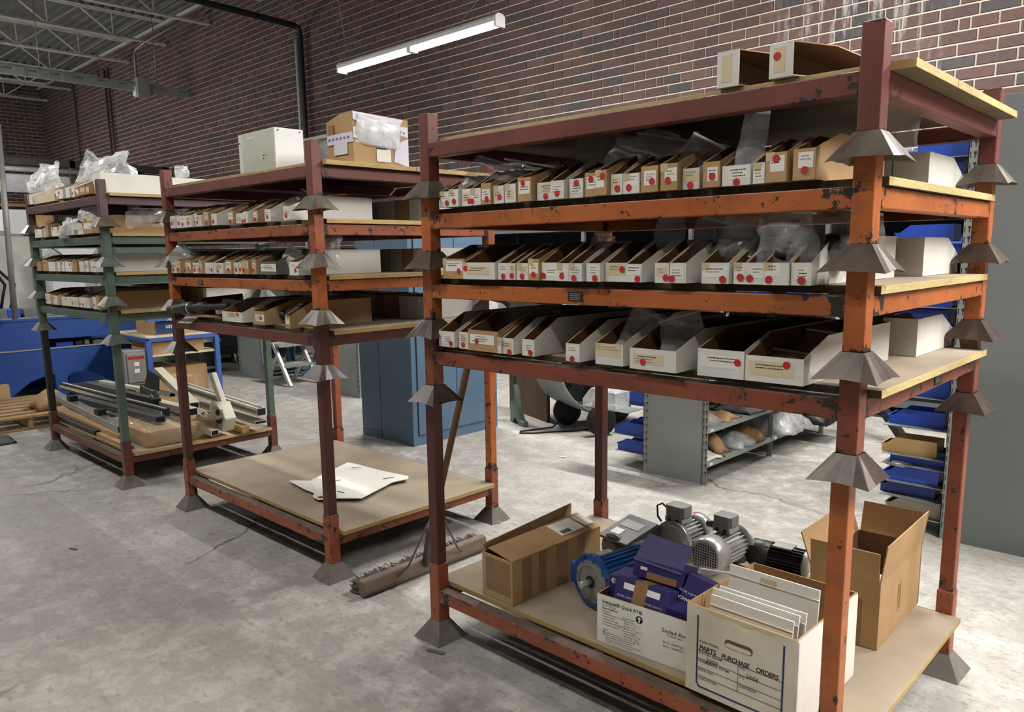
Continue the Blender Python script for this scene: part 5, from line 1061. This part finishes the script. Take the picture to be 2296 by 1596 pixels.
# ------------------------------------------------------------------ services under the roof
plain('busway_grey', (158, 166, 161), .45, .3, var=.08); plain('pipe_black', (40, 40, 44), .35, .3); plain('pipe_white', (214, 212, 206), .5); plain('conduit_brown', (84, 72, 68), .6); plain('conduit', (150, 152, 150), .4, .5)
t = thing('busway', 'grey overhead electrical busway running to the brick wall', 'busway', (-16.8, 6, 4.85)); obj('duct', MB().box(-16.85, -16.75, 2.5, 7.62, 4.84, 5.0), 'busway_grey', t, bevel=.004)
for i in range(10):
    y = 3.6+i*.4; pl = obj('cover_plate', MB().box(-16.752, -16.744, y, y+.2, 4.86, 4.98), 'busway_grey', t, bevel=.002)
    for k in range(3): obj('knockout', MB().box(-16.745, -16.742, y+.24+k*.045, y+.265+k*.045, 4.93, 4.955), 'shelf_dark', pl)
for y in (4.85, 7.0): obj('hanger_rod', MB().cyl((-16.8, y, 5.0), (-16.8, y, ZC), .009, 6), 'conduit', t)
t = thing('plug_box', 'grey switch box clipped on the overhead busway', 'electrical box', (-16.7, 6.67, 4.72)); obj('case', MB().box(-16.86, -16.66, 6.55, 6.80, 4.72, 5.10), 'busway_grey', t, bevel=.008); obj('label', MB().box(-16.661, -16.657, 6.68, 6.76, 4.94, 5.06), 'plate_mark', t); obj('lever', MB().box(-16.84, -16.7, 6.52, 6.55, 4.74, 4.92), 'part_white', t)
o = obj('conduit', MB().tube([(-16.8, 6.6, 5.1), (-16.8, 6.6, 5.55), (-16.78, 6.62, 5.66), (-16.6, 6.75, 5.78), (-15.5, 7.55, 6.35)], .022, 8), 'conduit', off=(-16.8, 6.6, 5.1)); tag(o, 'bent steel conduit rising from the busway switch box', 'conduit')
o = obj('black_pipe', MB().tube([(-12.25, 3.0, 5.48), (-12.25, 5.7, 5.42), (-12.25, 7.5, 5.37), (-12.25, 7.59, 5.34), (-12.25, 7.61, 5.25), (-12.25, 7.61, 2.6), (-12.25, 7.61, .02)], .05, 12), 'pipe_black', off=(-12.25, 7.6, 0)); tag(o, 'black steel pipe bending down the brick wall', 'pipe')
o = obj('white_pipe', MB().cyl((-12.42, 7.64, 0), (-12.42, 7.64, 5.2), .035, 10), 'pipe_white', off=(-12.42, 7.64, 0)); tag(o, 'thin white pipe beside the black pipe on the wall', 'pipe')
for i, (x, r_, lab) in enumerate(((-23.85, .022, 'thin vertical conduit nearest the far corner'), (-21.5, .028, 'first of two close conduits on the brick wall'), (-21.25, .028, 'second of two close conduits on the brick wall'))): o = obj('wall_conduit', MB().cyl((x, 7.66, 0), (x, 7.66, 6.2), r_, 8), 'conduit_brown', off=(x, 7.66, 0)); tag(o, lab, 'conduit', 'wall conduits')

# dark storage shelving along the brick wall, seen only through the gaps
t = thing('wall_shelving', 'dark shelving against the brick wall seen through the near rack gaps', 'shelving', (-3.4, 7.3, 0))
for x in (-8.6, -7.1, -5.6, -4.2, -2.8, -1.4):
    for y in (7.05, 7.55): obj('post', MB().box(x-.02, x+.02, y-.02, y+.02, 0, 1.78), 'shelf_dark', t)
for z in (.15, .6, 1.05, 1.45, 1.76): obj('shelf', MB().box(-8.62, -1.38, 7.03, 7.57, z-.03, z), 'shelf_dark', t)
obj('back_sheet', MB().box(-8.6, -1.4, 7.575, 7.58, .1, 1.76), 'seam_dark', t)
for k, z in enumerate((1.451, 1.051)):
    for i in range(9):
        x = -5.3+i*.43+.1*(i % 2); 
        if (i+k) % 4 == 3: continue
        sbin('blue parts bin on the wall shelving, %s along its %s shelf' % (ORD[i], ('upper', 'lower')[k]), (x, 7.08, z), PI/2, 'bin_blue', L=.3, w=.24, h=.14)
# ------------------------------------------------------------------ metal profiles on the far stack's floor tier
plain('profile_alu', (176, 176, 172), .35, .6, var=.1); plain('profile_cream', (222, 218, 198), .45, var=.06); plain('profile_dark', (62, 60, 58), .5, .2); plain('profile_white', (226, 222, 206), .4); plain('brass_tan', (190, 160, 96), .5, .2); plain('hollow_black', (14, 14, 14), .9)
def prof(label, a, b, w, h, mat, stripe=None, cap='hollow_black'):
    a, b = Vector(a), Vector(b); t = thing('metal_profile', label, 'metal profile', tuple(a), group='metal profiles'); d = (b-a).normalized(); u = d.cross(Vector((0, 0, 1))).normalized(); n = u.cross(d)
    obj('bar', MB().bar(a, b, w, h), mat, t, bevel=.002)
    obj('end', MB().bar(b, b+d*.002, w*.82, h*.78), cap, t)
    if stripe: obj('stripe', MB().bar(a-n*0+u*(w/2), b+u*(w/2), .004, h*.42), stripe, t); obj('stripe', MB().bar(a+n*(h/2), b+n*(h/2), w*.3, .003), stripe, t)
    return t
carton('long low carton under the aluminium rail on the far stack', -7.1, -5.62, 1.86, 2.02, DZ+.001, DZ+.055); 
t = prof('aluminium rail with two black clamps at the front', (-7.45, 2.0, .322), (-5.645, 1.91, .305), .07, .05, 'profile_alu')
for f in (.3, .72): p = Vector((-7.45, 2.0, .322)).lerp(Vector((-5.645, 1.91, .305)), f); obj('clamp', MB().box(p.x-.04, p.x+.04, p.y-.03, p.y+.03, p.z+.025, p.z+.07), 'part_black', t)
prof('dark flat rail lying at the front edge of the far deck', (-6.9, 1.84, DZ+.02), (-5.95, 1.845, DZ+.02), .05, .03, 'profile_dark'); prof('thin wooden strip at the front edge of the far deck', (-5.98, 1.85, DZ+.012), (-5.35, 1.85, DZ+.012), .04, .02, 'bin_tan', cap='bin_tan')
prof('long black rail edged with white strips', (-8.1, 2.25, .30), (-5.6, 2.2, .385), .06, .06, 'profile_dark', 'profile_white'); prof('dark square tube with open end above the wrapped carton', (-7.3, 2.1, .30), (-5.45, 2.1, .37), .07, .05, 'shelf_dark'); prof('dark tube lying behind the striped rail', (-8.1, 2.45, .29), (-6.0, 2.3, .40), .06, .05, 'shelf_dark')
prof('long cream strip at the back of the heap', (-8.2, 2.62, .28), (-6.2, 2.5, .40), .05, .03, 'profile_white'); prof('white capped tube pointing to the right post', (-6.6, 2.74, .40), (-5.14, 2.70, .372), .075, .06, 'profile_white', 'part_grey', 'part_black'); prof('flat aluminium channel under the white capped tube', (-6.4, 2.70, .30), (-5.12, 2.68, .30), .09, .02, 'profile_alu'); prof('steep cream tube sloping across the heap', (-6.75, 2.62, .535), (-5.62, 2.42, .40), .07, .05, 'profile_cream'); prof('level cream tube with open black end', (-6.5, 2.36, .35), (-5.42, 2.32, .395), .07, .055, 'profile_cream'); prof('cream channel leaning low before the knobs', (-6.1, 2.25, .34), (-5.18, 2.36, .27), .06, .04, 'profile_cream'); prof('tan folded angle on the far deck edge', (-5.9, 2.62, DZ+.03), (-5.16, 2.58, DZ+.03), .06, .05, 'brass_tan', cap='brass_tan')
t = thing('bracket_arm', 'cream bracket arm with two black knobs on the heap', 'bracket', (-5.3, 2.45, .3)); obj('arm', MB().bar((-5.45, 2.5, .64), (-5.27, 2.48, .43), .04, .07), 'profile_cream', t, bevel=.008); obj('yoke', MB().prism([(-5.42, 2.42, .28), (-5.2, 2.42, .26), (-5.14, 2.42, .36), (-5.22, 2.42, .47), (-5.36, 2.42, .46)], (0, .09, 0)), 'profile_cream', t, bevel=.01); obj('hook', MB().tube([(-5.3, 2.41, .44), (-5.2, 2.4, .46), (-5.14, 2.4, .43), (-5.17, 2.4, .38), (-5.24, 2.4, .34)], .012, 8), 'profile_white', t)
for z in (.345, .405): obj('knob', MB().lathe([(0, .016), (.01, .022), (.02, .02), (.024, .01)], (-5.205, 2.415, z), (.5, -.8, 0), 16), 'part_black', t)
obj('fin', MB().prism([(-5.5, 2.36, .27), (-5.36, 2.36, .24), (-5.34, 2.36, .36), (-5.46, 2.36, .38)], (0, .01, 0)), 'profile_cream', t); obj('fin', MB().prism([(-5.45, 2.40, .27), (-5.31, 2.40, .24), (-5.29, 2.40, .36), (-5.41, 2.40, .38)], (0, .01, 0)), 'profile_cream', t)
t = thing('steel_plate', 'black drilled plate standing in the heap of profiles', 'plate', (-6.6, 2.5, .36)); obj('plate', MB().prism([(-6.95, 2.55, .34), (-6.5, 2.5, .32), (-6.45, 2.5, .52), (-6.8, 2.55, .54)], (0, .008, 0)), 'part_black', t); t = thing('steel_plate', 'grey folded plate lying across the profiles', 'plate', (-6.3, 2.4, .38)); obj('plate', MB().prism([(-6.62, 2.4, .37), (-6.2, 2.36, .36), (-6.15, 2.36, .44), (-6.6, 2.4, .45)], (0, .01, 0)), 'part_grey', t); obj('latch', MB().prism([(-6.2, 2.33, .36), (-6.06, 2.30, .33), (-6.04, 2.30, .42), (-6.16, 2.33, .46)], (0, .03, 0)), 'part_black', t); obj('tag', MB().prism([(-6.13, 2.295, .39), (-6.08, 2.29, .37), (-6.05, 2.29, .43), (-6.10, 2.295, .45)], (0, .004, 0)), 'part_white', t)
t = carton('plastic wrapped carton at the corner of the far deck', -6.0, -5.27, 1.93, 2.42, DZ+.001, DZ+.105); b = crumple(12, 8, lambda u, v, s: (-5.85+u*.62, 1.90+v*.54, DZ+(.118 if s else .02)+(.012*math.sin(PI*u))), 31, .016); obj('wrap', b, 'wrap_film', t)
# ------------------------------------------------------------------ loose bags and parts among the bins
def B(r, k): return LEV[k]+.0222
N3, N2, N1 = RNAME[3], RNAME[2], RNAME[1]
def bg(lab, x, y, z, w, h, th=.03, rot=(-.3, 0, 0), s=1, **kw): return bag(lab, (x, y, z), w, h, th, rot, s, **kw)
z = B(3, 3)+.03
bg('grey plastic bag over the leftmost bins, upper near row', -1.96, 1.92, z, .2, .16, .05, (-.5, .3, .5), 1, mat='bag_thick'); bg('clear crinkled bag spread over white bins, upper near row', -1.78, 1.90, z+.02, .26, .12, .04, (-.7, .2, .3), 2, mat='bag_clear', amp=.02); bg('round hazy bag rising behind bins, upper near row', -1.60, 2.12, z, .22, .2, .05, (-.05, 0, .3), 3, mat='bag_clear', zipper=False)
bg('folded clear bag drooping between kraft bins, upper near row', -1.34, 1.98, z, .28, .17, .03, (-.3, .2, .4), 5, mat='bag_thick', amp=.018); bg('pointed clear bag standing in a kraft bin, upper near row', -1.16, 1.91, z, .12, .13, .012, (-.2, .5, .2), 6); bg('tall zip bag standing upright in a white bin, near rack', -.965, 1.885, z-.01, .075, .19, .01, (-.12, .1, .2), 7, mat='bag_thick', amp=.004); bg('small clear bag in the kraft bin before the right post', -.85, 1.95, z, .1, .08, .02, (-.3, 0, .2), 8); bg('dark bag tip behind the right post, upper near row', -.72, 2.2, z+.05, .12, .16, .03, (0, 0, .3), 9, mat='bag_clear')
z = B(3, 2)+.03
bg('small clear bag in the leftmost kraft bin, middle near row', -1.98, 1.93, z, .09, .09, .02, (-.3, 0, .4), 10); bg('zip bag standing in a narrow bin, middle near row', -1.47, 1.90, z, .08, .12, .015, (-.3, .2, .2), 11); bg('tall hazy bag standing behind white bins, middle near row', -1.24, 1.95, z, .09, .17, .015, (-.1, 0, .2), 12, mat='bag_clear')
bg('clear bag of black parts in a white bin, middle near row', -1.09, 1.94, z, .17, .15, .06, (-.3, .25, .3), 13, mat='bag_clear', stuffing=('part_black', .055, .02), amp=.02); bg('glossy bag with red and white parts, middle near row', -.995, 1.90, z, .13, .17, .05, (-.2, .1, .2), 14, mat='bag_clear', stuffing=('part_red', .03, .01), amp=.02)
bg('bunched clear bag slumped over a bin front, middle near row', -.855, 1.86, z-.0, .15, .16, .05, (-.1, .1, .1), 15, mat='bag_thick', stuffing=('part_black', .045, .02), amp=.024); bg('big clear bag holding a dark block beside the right post', -.76, 1.93, z, .2, .17, .07, (-.2, .2, .3), 16, mat='bag_clear', stuffing=('motor_black', .07, .02), amp=.02)
z = B(3, 1)+.02
bg('large hazy bag standing in the first bin, lowest near row', -2.03, 1.95, z, .18, .16, .05, (-.3, .2, .5), 17, mat='bag_clear'); bg('clear bag sheet over the tan bin, lowest near row', -1.86, 1.98, z+.02, .26, .15, .04, (-.6, .1, .4), 18, mat='bag_clear'); bg('zip bag with yellow cap in white bin, lowest near row', -1.335, 1.90, z, .12, .15, .03, (-.35, .4, .3), 19, mat='bag_thick', stuffing=('part_yellow', .022, .015)); bg('zip bag leaning out of the wide bin, lowest near row', -1.15, 1.92, z, .14, .14, .03, (-.3, -.3, .3), 20, mat='bag_thick'); bg('flat clear bags lying in the last wide bin, near rack', -.85, 1.93, z, .13, .07, .03, (-.9, .1, .3), 21, mat='bag_thick', stuffing=('paper_label', .03, .005)); bg('dark hazy bag deep in the fourth wide bin', -.82, 2.08, z, .16, .1, .04, (-.5, .1, .2), 22, mat='bag_clear')
z = B(2, 3)+.03
bg('zip bag sticking out of a bin, upper middle-rack row', -3.36, 1.98, z, .1, .15, .02, (-.5, .5, .3), 23); bg('small clear bag upright in a bin, upper middle-rack row', -3.72, 1.93, z, .05, .07, .01, (-.2, 0, .2), 24)
z = B(2, 2)+.03
bg('striped zip bag over the leftmost bin, middle-rack second row', -4.38, 1.84, z+.01, .16, .13, .02, (-.5, .6, .4), 25, mat='bag_thick'); bg('round bag with a cable tie, middle-rack second row', -3.58, 2.0, z, .13, .14, .03, (-.2, .1, .2), 26, mat='bag_clear'); bg('white bag corner in the grey bin, middle-rack second row', -3.30, 1.92, z, .11, .10, .03, (-.3, .2, .2), 27, mat='bag_milky'); bg('large hazy bag against the post, middle-rack second row', -3.08, 1.95, z, .2, .2, .05, (-.2, .2, .3), 28, mat='bag_thick', amp=.02); bg('small white bag peak behind bins, middle-rack second row', -3.95, 2.15, z+.02, .12, .1, .03, (0, 0, .3), 29, mat='bag_milky')
z = B(2, 1)+.01
bg('big crinkled bag beside the white bin, lowest middle-rack row', -3.78, 2.02, z, .34, .17, .07, (-.3, .1, .3), 30, mat='bag_clear', amp=.03); bg('yellowish tape bundle in plastic, lowest middle-rack row', -4.0, 1.95, z, .22, .09, .05, (-.4, .1, .2), 31, mat='bag_milky', stuffing=('tan_label', .04, .0)); bg('hazy bag over the kraft bin, lowest middle-rack row', -3.4, 2.08, z+.03, .26, .13, .05, (-.4, .1, .2), 32, mat='bag_clear')
# machine spindle lying in a torn carton, and a second chrome part
t = thing('spindle', 'dark steel spindle sticking out at the lowest middle-rack row', 'machine part', (-4.3, 1.78, B(2, 1)+.045)); lobj('shaft', MB().lathe([(0, .02), (.06, .02), (.062, .028), (.12, .028), (.122, .034), (.2, .034), (.202, .022), (.25, .022), (.252, .03), (.30, .03), (.302, .018), (.48, .018)], (-.06, 0, 0), (.95, .25, .06), 18), 'profile_dark', t); lobj('collar', MB().lathe([(.18, .036), (.19, .036)], (-.06, 0, 0), (.95, .25, .06), 18), 'steel_bright', t); lobj('collar', MB().lathe([(.05, .023), (.058, .023)], (-.06, 0, 0), (.95, .25, .06), 18), 'steel_bright', t)
t = thing('torn_carton', 'torn flat kraft carton under the dark spindle', 'box', (-4.32, 1.86, B(2, 1))); t.rotation_euler = (0, 0, .2); lobj('base', MB().box(0, .22, 0, .4, 0, .004), 'kraft', t); lobj('side', MB().prism([(0, 0, .004), (0, .4, .004), (-.02, .4, .11), (-.01, .12, .1)], (.004, 0, 0)), 'kraft_in_shaded', t); lobj('flap', MB().prism([(-.01, 0, .0), (.1, 0, .0), (.11, -.06, -.03), (.0, -.06, -.03)], (0, 0, .003)), 'white_card', t)
t = thing('valve_part', 'chrome valve with black knob in the kraft bin', 'machine part', (-3.40, 1.95, B(2, 1)+.05)); lobj('body', MB().lathe([(0, .016), (.05, .018), (.052, .024), (.09, .024), (.1, .015), (.15, .015)], (0, 0, 0), (.7, .6, .35), 16), 'steel_bright', t); lobj('knob', MB().lathe([(-.03, .018), (-.028, .022), (.0, .022), (.002, .016)], (0, 0, 0), (.7, .6, .35), 16), 'part_black', t)
# far stack
z = B(1, 4)
t = thing('white_carton', 'long white carton lying on the far stack top deck', 'box', (-5.30, 1.80, z)); obj('body', MB().box(-5.42, -5.29, 1.80, 2.17, z, z+.125), 'carton_white', t, bevel=.002); obj('back_part', MB().box(-5.42, -5.29, 2.175, 2.6, z, z+.12), 'carton_white', t, bevel=.002)
t = thing('cream_tray', 'cream cardboard tray with bags on the far stack top', 'tray', (-6.66, 1.79, z)); lobj('body', open_box(.48, .4, .05), ['tan_label', 'tan_label', 'tan_label'], t); lobj('inner_box', MB().box(.1, .44, .05, .3, .01, .10), 'tan_label', t, bevel=.004)
bg('big white plastic bag at the left of the far stack top', -6.72, 1.90, z+.06, .4, .24, .1, (-.1, -.3, .2), 33, mat='bag_milky', amp=.04, zipper=False); bg('zip bag with yellow label sticking up on the far top', -6.45, 2.1, z+.1, .34, .28, .03, (-.1, .5, .2), 34, mat='bag_thick', amp=.01); bg('heap of white plastic on the far stack top bins', -5.85, 2.02, z+.08, .62, .22, .12, (-.15, -.1, .2), 35, mat='bag_milky', amp=.045, zipper=False); bg('white bag tip at the right of the far stack top', -5.36, 2.35, z+.126, .16, .08, .03, (0, 0, .2), 36, mat='bag_milky')
z = B(1, 3)+.03
bg('hazy bag at the left of the far upper row', -6.45, 1.86, z+.02, .3, .1, .05, (-.4, .2, .2), 37, mat='bag_thick'); bg('standing zip bag in the far upper row', -6.02, 1.92, z+.02, .2, .16, .03, (-.2, .4, .2), 38, mat='bag_thick'); bg('white paper bag with yellow band, far upper row', -5.58, 1.80, z+.03, .26, .17, .05, (-.2, .3, .2), 39, mat='bag_milky', stuffing=('part_yellow', .06, .0)); bg('bulging bubble bag hanging over the far upper row', -5.86, 1.76, z-.03, .34, .11, .06, (-.2, -.2, .1), 40, mat='bag_milky', amp=.03, zipper=False); bg('long clear bag over the cartons at the far stack end', -5.30, 2.2, z, .5, .14, .05, (-.1, .0, 1.5), 41, mat='bag_clear', amp=.03)
z = B(1, 2)+.03
bg('stiff clear bag at the left of the far middle row', -6.72, 1.85, z, .2, .15, .03, (-.3, .4, .2), 42, mat='bag_thick'); bg('clear bag above the far middle row', -5.66, 1.9, z+.03, .22, .14, .05, (-.2, .1, .2), 43, mat='bag_thick'); bg('small white bag by the post, far middle row', -5.42, 1.85, z+.02, .14, .1, .04, (-.2, .1, .2), 45, mat='bag_milky')
z = B(1, 1)+.03
bg('open zip bag leaning in the far lowest row', -5.7, 1.88, z+.02, .22, .2, .03, (-.2, -.35, .2), 46, mat='bag_thick'); bg('clear bag standing in the far lowest row', -5.98, 1.9, z+.02, .18, .13, .03, (-.1, .1, .2), 47, mat='bag_thick')
